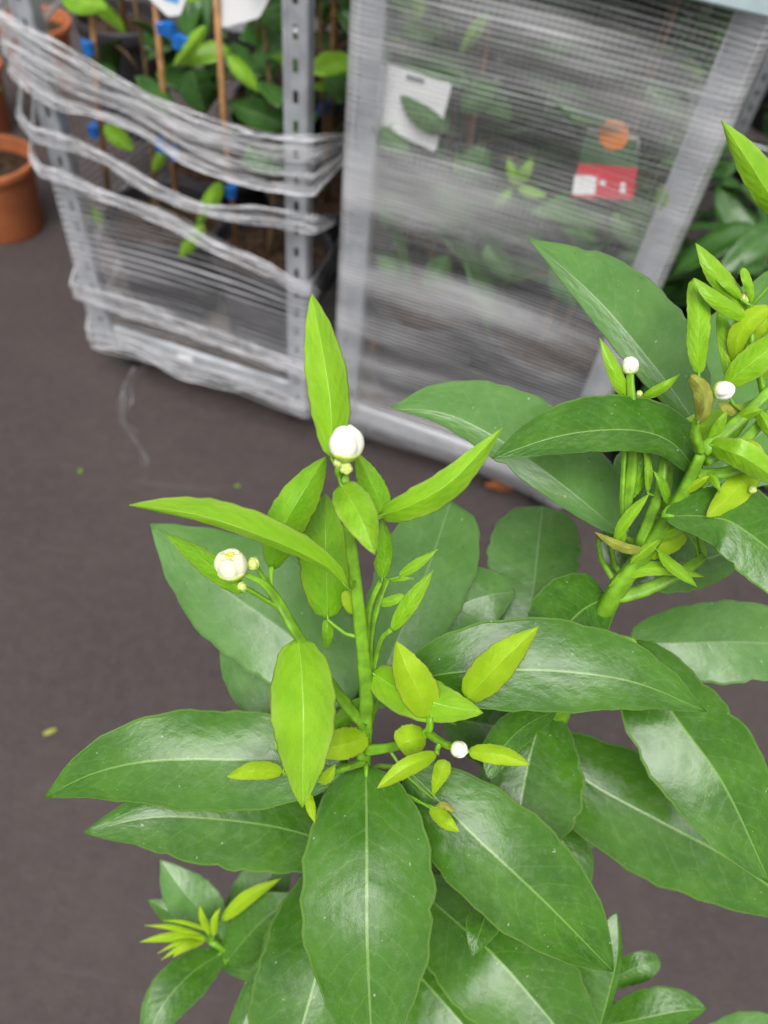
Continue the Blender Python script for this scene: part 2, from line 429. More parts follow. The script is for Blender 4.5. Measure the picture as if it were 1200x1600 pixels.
def px_leaf(parent, name, pts, deps, wA, wB, tA=.2, tB=.2, a=.62, b=.85, mat='mature', wave=.03, curl=.15, thick=.0004, pet=True, rows=30, jag=.018, twist=0.0, under=None, lift=None):
    """A leaf whose midrib passes the given photo points at the given distances; wA and wB are its half widths,
    tA and tB how far each half leans back."""
    m = len(pts)
    if len(deps) != m:
        dd = spline([(i, d) for i, d in enumerate(deps)], 40)
        deps = [dd[round(40*i/(m-1))][1] for i in range(m)]
    grown = mat in ('mature', 'mature_sheen')
    if grown:                       # mature blades are fairly flat
        d0, d1 = deps[0], deps[-1]
        deps = [d*.45+(d0+(d1-d0)*i/(m-1))*.55 for i, d in enumerate(deps)]
        tA *= .5; tB *= .5; curl *= .4
    else:
        tA = tA*1.5+.12; tB = tB*1.5+.12; curl *= 1.6
        twist = twist or random.uniform(-.5, .5)
    if lift is None: lift = .24 if grown else .10
    yb = pts[0][1]
    path = spline([(p[0], p[1], d) for p, d in zip(pts, deps)], rows)
    path = [(x, y, d-lift*(y-yb)*d/F_PX) for x, y, d in path]
    e_ = b+.28 if b >= .55 else b
    cc = (2.3 if b < .7 else 1.9) if mat in ('mature', 'mature_sheen') else 1.55
    prof = lambda q: (max(q, 1e-4)**a)*(max(1-q**cc, 0)**e_)
    nrm = max(prof(i/200) for i in range(201))
    ph = random.uniform(0, 6.28); fr = random.uniform(9, 15); ph2 = random.uniform(0, 6.28)
    L3 = sum((P(*path[k+1])-P(*path[k])).length for k in range(rows))
    nicks = [(random.uniform(.2, .9), random.uniform(.03, .08), random.random() < .5) for _ in range(4)]
    st = []
    for k in range(rows+1):
        t = k/rows
        x, y, d = path[k]
        x0, y0, _ = path[max(0, k-1)]; x1, y1, _ = path[min(rows, k+1)]
        L = math.hypot(x1-x0, y1-y0) or 1
        nx, ny = -(y1-y0)/L, (x1-x0)/L
        tt = min(max(t, .0), 1.0)
        w = max(prof(tt)/nrm, .012)
        jA = 1+jag*math.sin(t*fr*5.1+ph)+jag*.8*math.sin(t*fr*2.3+ph2)+random.uniform(-jag, jag)*.5
        jB = 1+jag*math.sin(t*fr*4.7+ph2)+jag*.8*math.sin(t*fr*2.6+ph)+random.uniform(-jag, jag)*.5
        if grown:
            for tn, dn, sd in nicks:
                g = max(0, 1-abs(t-tn)/.035)*dn
                if sd: jA -= g
                else: jB -= g
        c = P(x, y, d)
        sA, sB = wA*w*jA, wB*w*jB
        mpp = d/F_PX
        W = (wA+wB)*.5*mpp
        ca = P(x+nx*sA, y+ny*sA, d+(tA+twist*(t-.4))*sA*mpp-lift*ny*sA*mpp)
        cb = P(x-nx*sB, y-ny*sB, d+(tB-twist*(t-.4))*sB*mpp+lift*ny*sB*mpp)
        f = -(ray(x, y).normalized())
        wa = wave*W*math.sin(t*fr+ph)*w; wb = wave*W*math.sin(t*fr*.9+ph2)*w
        cu = -curl*W*w
        if grown: wa += .05*W*w*math.sin(t*7.3+ph2); wb += .05*W*w*math.sin(t*6.1+ph)
        st.append((c, ca, cb, f*(wa+cu*1.0), f*(wb+cu*1.0), f*(.00006*(1-.6*t))))
    base = st[0][0].copy()
    v, uv = leaf_mesh_pts(st, thick, None)
    toward = (CAM-base).normalized()
    v, uv, fc, mi = close_leaf(v, uv, rows+1, len(S_LAT), thick, toward)
    un = under or ('under' if mat in ('mature', 'mature_sheen') else mat)
    rl = parent.location
    o = new_obj(name, [p-base for p in v], fc, [M[mat], M[un]], parent, base-rl, True, uv, mi)
    if pet and STEMS:
        best = None
        for pl in STEMS:
            for q in pl:
                dq = (q-base).length
                if best is None or dq < best[0]: best = (dq, q)
        if .002 < best[0] < .30:
            q = best[1]-base
            dirn = (st[1][0]-st[0][0]).normalized()
            pts3 = [q, q*.55-dirn*best[0]*.12, q*.2-dirn*best[0]*.06, Vector((0, 0, 0)), dirn*min(.006, L3*.06)]
            r = max(.0007, min(.0016, (wA+wB)*path[0][2]/F_PX*.035))
            b_ = MB(); b_.tube(pts3, [r*1.3, r*1.1, r, r, r*.5], 7)
            b_.build('petiole', M['stem'], o, (0, 0, 0))
    return o

# ------------------------------------------------------------------ the citrus shrub in front
POT_C = G(628, 1400, 0.0)
shrub = empty('citrus_shrub', POT_C)
tag(shrub, 'budding citrus shrub with glossy dark leaves and bright young shoots, nearest the camera', 'shrub')

def stem(pts, rpx, mat='stem', name='stem', tail=None, trad=None, knots=()):
    sp = spline([(x, y, d, r) for (x, y, d), r in zip(pts, rpx)], max(8, 6*(len(pts)-1)))
    w = [P(x, y, d) for x, y, d, r in sp]; rad = [max(.0006, r*d/F_PX) for x, y, d, r in sp]
    rad = [r*(1+random.uniform(-.07, .07)) for r in rad]
    if tail:
        w = w+tail; rad = rad+trad
    STEMS.append(w)
    b = MB(); b.tube([p-w[0] for p in w], rad, 18, ridge=.15)
    o = b.build(name, M[mat], shrub, w[0]-POT_C)
    return o
fork = POT_C+Vector((0.0, 0.0, .46))
stem([(538, 742, .338), (547, 840, .35), (561, 960, .375), (572, 1080, .400), (570, 1130, .412), (568, 1250, .45), (590, 1390, .54)], [7, 9, 10, 10.5, 11, 12, 13], tail=[fork+Vector((-.005, 0, .05)), fork], trad=[.007, .008])
stem([(1098, 702, .37), (1066, 770, .385), (1010, 858, .41), (952, 938, .43), (905, 1040, .47), (840, 1180, .54), (750, 1310, .64)], [8, 10, 12.5, 15, 16, 16, 16], tail=[fork+Vector((.012, 0, .05)), fork], trad=[.009, .010])
stem([(330, 1470, .62), (380, 1495, .64), (460, 1480, .68), (560, 1440, .74)], [5, 6, 7, 7], tail=[fork+Vector((-.01, .0, .09)), fork], trad=[.005, .006])
b = MB(); b.tube([Vector((.0, 0, .20)), Vector((.004, -.003, .32)), fork-POT_C+Vector((0, 0, .01))], [.014, .0125, .012], 12); b.build('trunk', M['bark'], shrub, (0, 0, 0))
stem([(568, 1132, .41), (535, 1095, .40), (470, 1002, .365), (432, 938, .36), (408, 910, .355), (374, 895, .35)], [9, 9, 8, 8, 5, 4])
stem([(427, 928, .36), (411, 902, .356), (399, 886, .353)], [5, 4, 4])
stem([(438, 950, .36), (420, 940, .357), (390, 922, .352), (378, 918, .350)], [5, 4, 4, 4])
stem([(424, 926, .36), (423, 900, .362), (425, 886, .364)], [5, 4, 4])
stem([(578, 1062, .40), (580, 1000, .395), (590, 950, .39), (606, 905, .39)], [6, 5, 5, 4])
stem([(572, 1020, .392), (578, 950, .383), (597, 905, .378)], [6, 5, 4])
stem([(572, 1172, .415), (620, 1165, .40), (668, 1144, .385), (672, 1120, .38)], [8, 7, 7, 5])
stem([(668, 1145, .385), (690, 1160, .375), (716, 1170, .365)], [6, 6, 5])
stem([(690, 1158, .376), (684, 1168, .375), (682, 1178, .372)], [4, 4, 4])
stem([(570, 1190, .425), (520, 1205, .41), (470, 1212, .405), (442, 1208, .40)], [6, 5, 4, 4])
stem([(530, 745, .336), (528, 735, .333), (538, 718, .33)], [5, 5, 5])
stem([(582, 1055, .40), (596, 1000, .392), (612, 984, .388)], [4, 4, 4])
stem([(968, 852, .41), (985, 760, .40), (990, 680, .39), (985, 585, .385)], [9, 8, 7, 6])
stem([(1000, 852, .41), (1030, 770, .40), (1040, 690, .40)], [9, 8, 6])
stem([(1095, 705, .37), (1086, 680, .365), (1090, 655, .36)], [9, 8, 6])
stem([(1097, 706, .37), (1150, 662, .37), (1215, 600, .37)], [11, 9, 8])
stem([(1102, 720, .375), (1160, 690, .38), (1225, 620, .385)], [9, 8, 7])
stem([(1085, 742, .382), (1130, 740, .375), (1172, 728, .37)], [9, 9, 7])
stem([(946, 935, .43), (1000, 925, .425), (1060, 897, .42), (1100, 870, .42)], [11, 10, 9, 7])
stem([(1174, 478, .37), (1176, 540, .37), (1196, 620, .375)], [6, 6, 6])
stem([(980, 830, .405), (972, 790, .402), (980, 640, .39)], [4, 4, 4])

# mature leaves: midrib points, distances, half widths, lean of each half
def mat_leaf(pts, deps, wA, wB, tA=.2, tB=.2, mat='mature', **k):
    return px_leaf(shrub, 'leaf', pts, deps, wA, wB, tA, tB, mat=mat, **k)
mat_leaf([(572, 1196), (573, 1330), (574, 1480), (584, 1690)], [.425, .392, .385, .425], 105, 108, .25, .2, a=.45, b=.72)
mat_leaf([(545, 1196), (400, 1188), (250, 1188), (150, 1207), (68, 1246)], [.425, .41, .405, .41, .425], 80, 83, .55, -.1, a=.5, b=.75, lift=.0)
mat_leaf([(560, 1335), (450, 1296), (330, 1279), (230, 1278), (130, 1301)], [.50, .475, .46, .455, .46], 58, 78, .6, -.1, a=.5, b=.72, lift=.0)
mat_leaf([(635, 1200), (740, 1305), (850, 1408), (958, 1518)], [.44, .405, .40, .43], 85, 92, .0, .45, a=.5, b=.62, lift=.0)
mat_leaf([(628, 1066), (720, 1050), (860, 1048), (990, 1066), (1104, 1112)], [.415, .395, .385, .385, .395], 66, 83, -.1, .55, a=.5, b=.75, lift=.0)
mat_leaf([(990, 1000), (1045, 1105), (1130, 1225), (1203, 1380)], [.455, .425, .42, .45], 88, 80, .1, .4, a=.5, b=.66)
mat_leaf([(830, 1150), (920, 1222), (1040, 1288), (1150, 1348), (1275, 1440)], [.53, .50, .485, .485, .50], 92, 92, .1, .4, a=.5, b=.66, lift=.0)
mat_leaf([(850, 1105), (826, 1190), (808, 1290), (800, 1370)], [.50, .49, .485, .50], 70, 96, .3, .3, a=.5, b=.6)
mat_leaf([(548, 1100), (460, 1000), (350, 920), (235, 818)], [.45, .445, .445, .46], 108, 86, .35, .15, mat='mature_sheen', a=.5, b=.7)
mat_leaf([(575, 1110), (625, 990), (668, 890), (705, 782)], [.45, .45, .455, .475], 74, 76, .2, .3, mat='mature_sheen', a=.5, b=.36)
mat_leaf([(540, 1120), (480, 1080), (410, 1050), (345, 1000)], [.46, .465, .47, .48], 70, 72, .3, .2, mat='mature_sheen', a=.5, b=.6)
mat_leaf([(540, 1130), (530, 1040), (532, 960), (545, 890)], [.455, .46, .465, .47], 50, 52, .2, .2, mat='mature_sheen', a=.5, b=.6)
mat_leaf([(815, 1010), (832, 930), (840, 860), (848, 790)], [.50, .50, .505, .515], 70, 78, .2, .2, mat='mature_sheen', a=.5, b=.40)
mat_leaf([(650, 1010), (715, 950), (765, 930), (806, 925)], [.49, .485, .485, .49], 60, 58, .2, .3, mat='mature_sheen', a=.5, b=.55)
mat_leaf([(948, 934), (912, 952), (880, 985), (850, 1040)], [.437, .43, .43, .44], 68, 66, .3, .3, a=.34, b=.6, lift=.55)
mat_leaf([(980, 1006), (1080, 1004), (1180, 1004), (1310, 1016)], [.475, .465, .465, .475], 66, 66, .0, .4, mat='mature_sheen', a=.42, b=.6)
mat_leaf([(1036, 806), (1110, 808), (1165, 830), (1300, 940)], [.385, .365, .36, .37], 58, 74, .0, .5, a=.6, b=.5)
mat_leaf([(955, 850), (1000, 780), (1040, 720), (1105, 610)], [.45, .455, .46, .47], 72, 68, .2, .3, mat='mature_sheen', a=.45, b=.6)
mat_leaf([(935, 840), (1000, 872), (1070, 880), (1165, 855)], [.455, .45, .45, .455], 46, 60, .4, .2, a=.35, b=.5)
mat_leaf([(1090, 665), (1020, 570), (930, 465), (826, 373)], [.425, .415, .41, .42], 88, 32, .25, .9, mat='mature_sheen', a=.5, b=.82)
mat_leaf([(970, 834), (900, 775), (800, 700), (700, 648), (610, 637)], [.43, .415, .405, .405, .415], 92, 32, .3, .7, mat='mature_sheen', a=.5, b=.74)
mat_leaf([(1092, 742), (1050, 692), (985, 672), (880, 680), (768, 716)], [.385, .372, .362, .362, .372], 56, 34, .55, .9, a=.42, b=.66)
mat_leaf([(1080, 700), (1140, 590), (1195, 500), (1240, 410)], [.45, .455, .46, .47], 85, 78, .2, .2, mat='mature_sheen', a=.5, b=.6)
mat_leaf([(1100, 760), (1160, 700), (1230, 640), (1300, 560)], [.44, .445, .45, .46], 80, 78, .2, .2, mat='mature_sheen', a=.5, b=.6)
mat_leaf([(530, 1340), (508, 1440), (490, 1540), (425, 1760)], [.53, .48, .465, .49], 95, 74, .3, .2, a=.5, b=.66)
mat_leaf([(470, 1440), (425, 1510), (385, 1590), (340, 1690)], [.58, .56, .55, .56], 26, 40, .3, .2, a=.5, b=.7)
mat_leaf([(640, 1378), (710, 1438), (790, 1512), (940, 1690)], [.55, .50, .48, .50], 100, 92, .1, .4, a=.5, b=.62)
mat_leaf([(775, 1372), (762, 1420), (750, 1455), (738, 1494)], [.50, .475, .465, .47], 28, 30, .2, .2, a=.5, b=.7)
mat_leaf([(590, 1450), (660, 1530), (730, 1610), (820, 1730)], [.60, .57, .56, .57], 80, 80, .1, .4, a=.5, b=.66)
mat_leaf([(925, 1650), (950, 1560), (965, 1490), (964, 1424)], [.52, .505, .50, .505], 9, 66, .9, .2, a=.5, b=.66)
mat_leaf([(940, 1540), (975, 1520), (1005, 1508), (1032, 1500)], [.58, .57, .565, .57], 26, 24, .0, .4, a=.5, b=.5)
mat_leaf([(940, 1605), (1000, 1592), (1060, 1580), (1104, 1576)], [.56, .545, .54, .545], 30, 46, .5, .4, a=.5, b=.62)
mat_leaf([(1080, 1650), (1130, 1622), (1180, 1612), (1250, 1620)], [.56, .55, .545, .55], 30, 34, .2, .4, mat='mature_sheen', a=.5, b=.6)
mat_leaf([(905, 1600), (880, 1530), (862, 1480), (845, 1440)], [.56, .555, .55, .555], 40, 40, .2, .3, a=.5, b=.6)
mat_leaf([(870, 1108), (820, 1135), (785, 1170), (764, 1220)], [.47, .455, .45, .455], 34, 24, .5, .3, a=.5, b=.6)
mat_leaf([(840, 1270), (890, 1330), (900, 1370), (895, 1420)], [.56, .55, .55, .55], 30, 30, .2, .2, a=.5, b=.6)
# lower, farther shoot on the left
mat_leaf([(352, 1470), (310, 1420), (280, 1385), (250, 1343)], [.63, .615, .61, .615], 42, 40, .2, .3, mat='mature_sheen')
mat_leaf([(330, 1465), (290, 1440), (260, 1422), (230, 1406)], [.645, .64, .635, .64], 24, 22, .2, .3)
mat_leaf([(350, 1486), (300, 1520), (255, 1570), (222, 1640)], [.63, .61, .60, .605], 36, 38, .2, .3, a=.5, b=.7)
mat_leaf([(360, 1470), (385, 1420), (410, 1385), (440, 1345)], [.65, .645, .64, .645], 42, 40, .2, .3, mat='mature_sheen', a=.5, b=.5)
mat_leaf([(352, 1505), (385, 1465), (420, 1430), (470, 1400)], [.625, .61, .60, .60], 40, 38, .2, .3, a=.5, b=.6)
mat_leaf([(345, 1508), (390, 1518), (430, 1512), (480, 1500)], [.64, .63, .625, .63], 16, 20, .2, .3, a=.5, b=.6)
# filling leaves deep inside the shrub
for (x, y, d, ang, ln, w) in [(640, 1290, .60, 60, 170, 62), (760, 1250, .60, 20, 190, 70), (690, 1120, .56, 10, 190, 66), (520, 1400, .62, 120, 180, 64), (700, 1560, .68, 80, 170, 60), (820, 1400, .62, 35, 150, 55), (620, 1600, .66, 95, 160, 60), (560, 1260, .56, 150, 170, 60), (760, 1000, .55, -40, 130, 50), (860, 1560, .66, 60, 120, 45)]:
    ca, sa = math.cos(math.radians(ang)), math.sin(math.radians(ang))
    mat_leaf([(x, y), (x+ca*ln*.5, y+sa*ln*.5), (x+ca*ln, y+sa*ln)], [d, d-.02, d-.01], w, w, .2, .35, a=.5, b=.66)

# young leaves
def yl(pts, deps, wA, wB, tA=.2, tB=.2, mat='young', name='young_leaf', **k):
    k.setdefault('a', .55); k.setdefault('b', .8); k.setdefault('wave', .09); k.setdefault('jag', .028)
    return px_leaf(shrub, name, pts, deps, wA, wB, tA, tB, mat=mat, rows=k.pop('rows', 22), **k)
yl([(518, 716), (517, 640), (506, 560), (487, 458)], [.336, .33, .33, .335], 33, 34, .5, .2, a=.55, b=.62)
yl([(424, 892), (440, 830), (470, 775), (510, 713)], [.37, .36, .355, .36], 34, 32, .4, .1, mat='young_green', a=.6, b=.6)
yl([(546, 922), (505, 882), (410, 838), (310, 805), (202, 789)], [.352, .34, .327, .322, .326], 34, 11, .5, .8, a=.75, b=.62)
yl([(382, 926), (340, 892), (300, 862), (256, 832)], [.35, .345, .343, .348], 18, 19, .4, .3, mat='young_green', a=.5, b=.8)
yl([(512, 968), (510, 900), (508, 840), (509, 770)], [.392, .385, .382, .386], 39, 42, .2, .3, mat='young_green', a=.5, b=.62)
yl([(510, 1014), (511, 998), (512, 984), (512, 967)], [.398, .395, .393, .392], 10, 9, .2, .2, mat='young_green', a=.5, b=.3, pet=False)
yl([(600, 806), (590, 775), (575, 745), (556, 706)], [.352, .352, .353, .357], 20, 22, .3, .3, mat='young_green', a=.4, b=.6)
yl([(532, 756), (548, 782), (568, 818), (586, 867)], [.332, .318, .312, .314], 30, 30, .1, .5, a=.36, b=.66)
yl([(592, 806), (640, 790), (705, 752), (786, 668)], [.352, .34, .332, .335], 26, 25, .5, .2, a=.45, b=.75)
yl([(597, 906), (601, 870), (601, 835), (596, 806)], [.37, .366, .362, .36], 12, 13, .4, .2, mat='young_green')
yl([(466, 996), (472, 1060), (474, 1140), (472, 1262)], [.364, .35, .345, .358], 52, 52, .3, .25, a=.45, b=.66)
yl([(612, 986), (632, 955), (655, 922), (677, 891)], [.388, .383, .38, .38], 14, 14, .3, .2)
yl([(589, 943), (603, 941), (616, 937), (631, 929)], [.39, .387, .385, .385], 8, 8, .2, .2, a=.4, b=.5)
yl([(622, 902), (640, 890), (660, 876), (684, 858)], [.388, .386, .384, .384], 8, 9, .2, .2)
yl([(606, 906), (622, 905), (634, 904), (647, 904)], [.39, .388, .387, .387], 4, 4, .2, .2)
yl([(596, 902), (590, 880), (600, 862), (612, 850)], [.39, .388, .387, .387], 6, 6, .2, .2)
yl([(580, 1050), (625, 1078), (685, 1100), (755, 1114)], [.395, .385, .378, .378], 36, 38, .2, .3, a=.42, b=.6)
yl([(670, 1122), (656, 1085), (636, 1045), (619, 1001)], [.38, .368, .362, .365], 32, 30, .2, .35, mat='young_yellow', a=.45, b=.7)
yl([(728, 1094), (760, 1058), (795, 1022), (842, 979)], [.385, .372, .366, .366], 29, 32, .35, .2, mat='young_yellow', a=.42, b=.75)
yl([(576, 1152), (550, 1160), (530, 1165), (500, 1172)], [.41, .402, .398, .40], 27, 24, .3, .2, mat='young_yellow', a=.36, b=.4)
yl([(442, 1206), (415, 1203), (390, 1205), (354, 1214)], [.40, .395, .392, .395], 15, 16, .3, .2, mat='young_yellow', a=.45, b=.6)
yl([(683, 1177), (660, 1187), (630, 1202), (589, 1232)], [.372, .362, .358, .36], 15, 16, .1, .5, mat='young_yellow', a=.5, b=.6)
yl([(666, 1152), (652, 1154), (638, 1158), (622, 1168)], [.385, .378, .375, .378], 26, 26, .3, .2, mat='young_yellow', a=.4, b=.35)
yl([(731, 1174), (760, 1176), (790, 1181), (828, 1194)], [.365, .36, .358, .36], 17, 15, .0, .4, mat='young_yellow', a=.45, b=.55)
yl([(676, 1246), (682, 1225), (690, 1205), (694, 1186)], [.415, .408, .404, .405], 14, 14, .2, .2, mat='young_yellow', a=1.1, b=.45)
yl([(672, 1262), (688, 1276), (700, 1288), (718, 1300)], [.42, .414, .41, .412], 12, 14, .3, .2, mat='young_yellow', a=.4, b=.6)
yl([(680, 1262), (692, 1258), (702, 1263), (712, 1270)], [.42, .416, .414, .415], 6, 6, .2, .2, mat='withered')
yl([(498, 1222), (508, 1218), (516, 1208), (524, 1194)], [.405, .40, .397, .398], 9, 10, .2, .4, mat='young_yellow')
yl([(485, 1240), (484, 1252), (487, 1268), (492, 1286)], [.40, .397, .395, .396], 8, 8, .2, .2, mat='young_yellow')
yl([(446, 1186), (440, 1176), (435, 1168), (428, 1158)], [.405, .40, .40, .40], 4, 5, .2, .2, mat='young_yellow')
yl([(552, 960), (548, 948), (545, 936), (540, 922)], [.39, .388, .388, .388], 8, 12, .2, .2, mat='young_yellow', a=.5, b=.4)
yl([(570, 1090), (540, 1120), (520, 1140), (500, 1150)], [.43, .425, .42, .42], 14, 14, .2, .2, mat='young_green')
# right shoot
yl([(1166, 492), (1140, 458), (1112, 420), (1087, 380)], [.375, .368, .362, .362], 20, 17, .3, .2, a=.5, b=.62)
yl([(1092, 586), (1090, 540), (1092, 490), (1084, 434)], [.367, .36, .357, .36], 19, 19, .3, .2, a=.42, b=.42, mat='young', wave=.12)
yl([(1172, 500), (1140, 482), (1110, 460), (1084, 434)], [.367, .358, .353, .354], 12, 15, .4, .2, a=.5, b=.6)
yl([(1137, 592), (1140, 560), (1132, 520), (1121, 480)], [.378, .374, .372, .374], 16, 15, .3, .2, a=.5, b=.62)
yl([(1150, 570), (1152, 530), (1172, 500), (1204, 480)], [.375, .365, .36, .36], 17, 18, .3, .3, mat='young_yellow', a=.5, b=.5)
yl([(1165, 545), (1176, 520), (1188, 505), (1200, 498)], [.385, .38, .378, .378], 16, 14, .3, .3, mat='young_yellow', a=.5, b=.4)
yl([(1132, 602), (1160, 578), (1195, 550), (1245, 505)], [.368, .36, .356, .358], 26, 24, .1, .4, mat='young', a=.5, b=.6)
yl([(1245, 360), (1200, 300), (1165, 245), (1127, 188)], [.36, .347, .338, .336], 32, 26, .2, .4, mat='young', a=.5, b=.75, wave=.12)
yl([(1158, 468), (1148, 455), (1135, 445), (1118, 437)], [.37, .366, .364, .365], 8, 8, .2, .2)
yl([(1174, 475), (1172, 455), (1166, 436), (1160, 418)], [.37, .366, .364, .365], 8, 8, .2, .2, a=.6, b=.4)
yl([(1090, 661), (1100, 640), (1098, 610), (1078, 586)], [.358, .35, .347, .35], 14, 17, .6, .5, mat='withered', a=.45, b=.5, wave=.15)
yl([(982, 628), (968, 600), (955, 568), (937, 528)], [.39, .383, .38, .38], 12, 12, .3, .2, a=.5, b=.66)
yl([(1002, 622), (1020, 613), (1040, 602), (1062, 585)], [.39, .384, .38, .38], 9, 8, .3, .2)
yl([(1162, 652), (1120, 662), (1080, 672), (1030, 692)], [.40, .396, .394, .396], 24, 22, .3, .2, mat='young', a=.45, b=.6)
yl([(1108, 694), (1140, 706), (1165, 716), (1215, 750)], [.368, .355, .352, .36], 22, 26, .5, -.2, mat='young', a=.45, b=.5, wave=.15)
yl([(1182, 736), (1160, 755), (1135, 780), (1103, 808)], [.375, .372, .37, .372], 22, 26, .2, .3, mat='young_yellow', a=.45, b=.6)
yl([(962, 848), (972, 825), (990, 800), (1014, 772)], [.40, .394, .39, .392], 9, 11, .2, .3, mat='young', a=.5, b=.6)
yl([(1004, 858), (985, 858), (962, 850), (930, 832)], [.405, .398, .394, .395], 8, 9, .3, .5, mat='withered', a=.4, b=.6)
yl([(952, 915), (990, 893), (1040, 888), (1100, 901)], [.42, .412, .406, .408], 12, 11, .1, .4, mat='young', a=.6, b=.6)
yl([(1028, 860), (1045, 880), (1065, 896), (1089, 917)], [.405, .40, .397, .398], 10, 10, .2, .4, mat='young', a=.6, b=.66)
yl([(1072, 832), (1050, 845), (1020, 855), (985, 866)], [.415, .41, .408, .41], 22, 20, .2, .3, mat='young_yellow', a=.4, b=.5)
yl([(1038, 800), (1036, 775), (1042, 750), (1050, 725)], [.41, .408, .407, .408], 12, 14, .2, .2, mat='young_green')
yl([(992, 775), (1000, 745), (1008, 720), (1010, 692)], [.405, .402, .40, .40], 12, 14, .2, .2, mat='young_green', a=.5, b=.5)
yl([(1012, 770), (1014, 745), (1012, 720), (1004, 695)], [.398, .395, .393, .393], 6, 7, .2, .2, mat='young')
yl([(1140, 690), (1155, 660), (1170, 640), (1200, 615)], [.39, .386, .384, .384], 12, 14, .2, .2, mat='young_green')
yl([(1165, 640), (1148, 640), (1135, 636), (1120, 628)], [.375, .372, .37, .37], 10, 12, .2, .2, mat='withered')
yl([(1185, 560), (1192, 530), (1200, 500), (1215, 470)], [.39, .385, .382, .382], 16, 16, .2, .2, mat='young_green')
for (x0, y0, x1, y1, w, d, m_) in [(985, 880, 1035, 838, 10, .405, 'young'), (1045, 790, 1020, 735, 9, .39, 'young_green'), (1070, 770, 1110, 742, 8, .378, 'young_yellow'), (1020, 842, 1075, 822, 10, .40, 'young'),
                               (1108, 690, 1135, 640, 10, .365, 'young'), (1150, 655, 1192, 640, 10, .366, 'young'), (1180, 560, 1165, 600, 9, .37, 'young_yellow'), (1188, 600, 1200, 545, 10, .37, 'young'), (1150, 520, 1160, 480, 8, .37, 'young'), (1100, 735, 1125, 770, 8, .375, 'young'), (1182, 640, 1205, 690, 12, .375, 'young'), (1160, 690, 1196, 715, 10, .37, 'young_yellow')]:
    yl([(x0, y0), ((x0*.6+x1*.4)+3, (y0*.6+y1*.4)-3), ((x0*.25+x1*.75)+3, (y0*.25+y1*.75)-2), (x1, y1)], [d+.004, d-.002, d-.005, d-.004], w, w*.8, .5, .1, mat=m_, rows=14)
# far shoot tuft
for (x0, y0, x1, y1, w) in [(325, 1466, 218, 1472, 9), (318, 1462, 226, 1446, 5), (322, 1470, 252, 1500, 5), (328, 1462, 312, 1414, 6), (334, 1464, 345, 1418, 6), (320, 1470, 270, 1496, 8), (330, 1455, 255, 1438, 4), (345, 1440, 440, 1372, 12), (318, 1468, 246, 1490, 4)]:
    yl([(x0, y0), ((x0+x1)/2-4, (y0+y1)/2-5), (x1, y1)], [.615, .60, .60], w, w, .2, .2, mat='young_yellow', rows=12)

# flower buds
def bud(x, y, d, rpx, axis_px, lobes=5, name='flower_bud', openb=0.0, mat='petal'):
    r = rpx*d/F_PX; c = P(x, y, d)
    # axis points from the stalk to the tip
    ax = (P(x+axis_px[0], y+axis_px[1], d+axis_px[2])-c).normalized()
    q = Vector((0, 0, 1)).rotation_difference(ax)
    v, f = [], []; nu, nv = 40, 20
    for i in range(nv+1):
        th = math.pi*i/nv
        for j in range(nu):
            ph = 2*math.pi*j/nu
            lob = abs(math.cos(lobes*ph/2))
            sn = math.sin(th)
            crease = (1-lob)**1.6
            rr = r*(1.03-.16*crease*min(1, sn*1.3)*(1 if th < 2.0 else .3))
            pid = int((ph*lobes/(2*math.pi)+.5) % lobes)
            rr *= 1+.035*math.sin(pid*2.3+x)*lob
            z = math.cos(th)*r*(1.02+.06*lob+.05*math.sin(pid*1.7+y)*lob)
            if openb and th < .8: z -= openb*r*(math.cos(th/.8*math.pi/2)**1.2); 
            if th < .7: z -= .20*r*(1-lob)*math.sin(th*2)
            v.append(q @ Vector((rr*sn*math.cos(ph), rr*sn*math.sin(ph), z)))
    for i in range(nv):
        for j in range(nu):
            a, b2 = i*nu+j, i*nu+(j+1) % nu
            f.append((a, a+nu, b2+nu, b2))
    o = new_obj(name, v, f, M[mat], shrub, c-POT_C)
    cb = MB(); n = 10
    prof = [(.16, -1.28), (.26, -1.20), (.50, -1.06), (.76, -.84), (.92, -.58), (.97, -.40), (.90, -.42), (.5, -.7)]
    cb.lathe([(a*r, z*r) for a, z in prof], 20)
    new_obj('calyx', [q @ p for p in cb.v], cb.f, M['calyx'], o, (0, 0, 0))
    if openb:
        sb = MB()
        for k in range(7):
            a = 6.28*k/7; rad = .16*r
            sb.tube([q @ Vector((rad*math.cos(a), rad*math.sin(a), .2*r)), q @ Vector((rad*1.4*math.cos(a), rad*1.4*math.sin(a), .80*r))], [.05*r, .07*r], 6)
        new_obj('stamens', sb.v, sb.f, M['stamen'], o, (0, 0, 0))
    return o
bud(541, 692, .328, 27, (2, -22, -.0035))
bud(361, 882, .348, 25, (-3, -22, -.0045), openb=.40, lobes=4, mat='petal_cream')
bud(396, 880, .352, 10, (2, -12, -.003), mat='budsmall')
bud(378, 916, .350, 7, (-8, -4, -.002), mat='budsmall')
bud(529, 722, .331, 8, (-4, -10, -.004), mat='budsmall')
bud(541, 732, .330, 10, (3, 6, -.01), mat='budsmall')
bud(718, 1171, .362, 13, (14, 3, -.004))
bud(985, 571, .384, 13, (0, -14, -.003))
bud(1131, 610, .366, 15, (14, 0, -.003))
bud(999, 615, .388, 5, (2, -8, -.003), mat='budsmall')
bud(988, 630, .388, 5, (-2, -8, -.003), mat='budsmall')
bud(1165, 466, .372, 9, (0, -10, -.003), mat='budsmall')
bud(1176, 765, .372, 6, (4, 6, -.003), mat='budsmall')

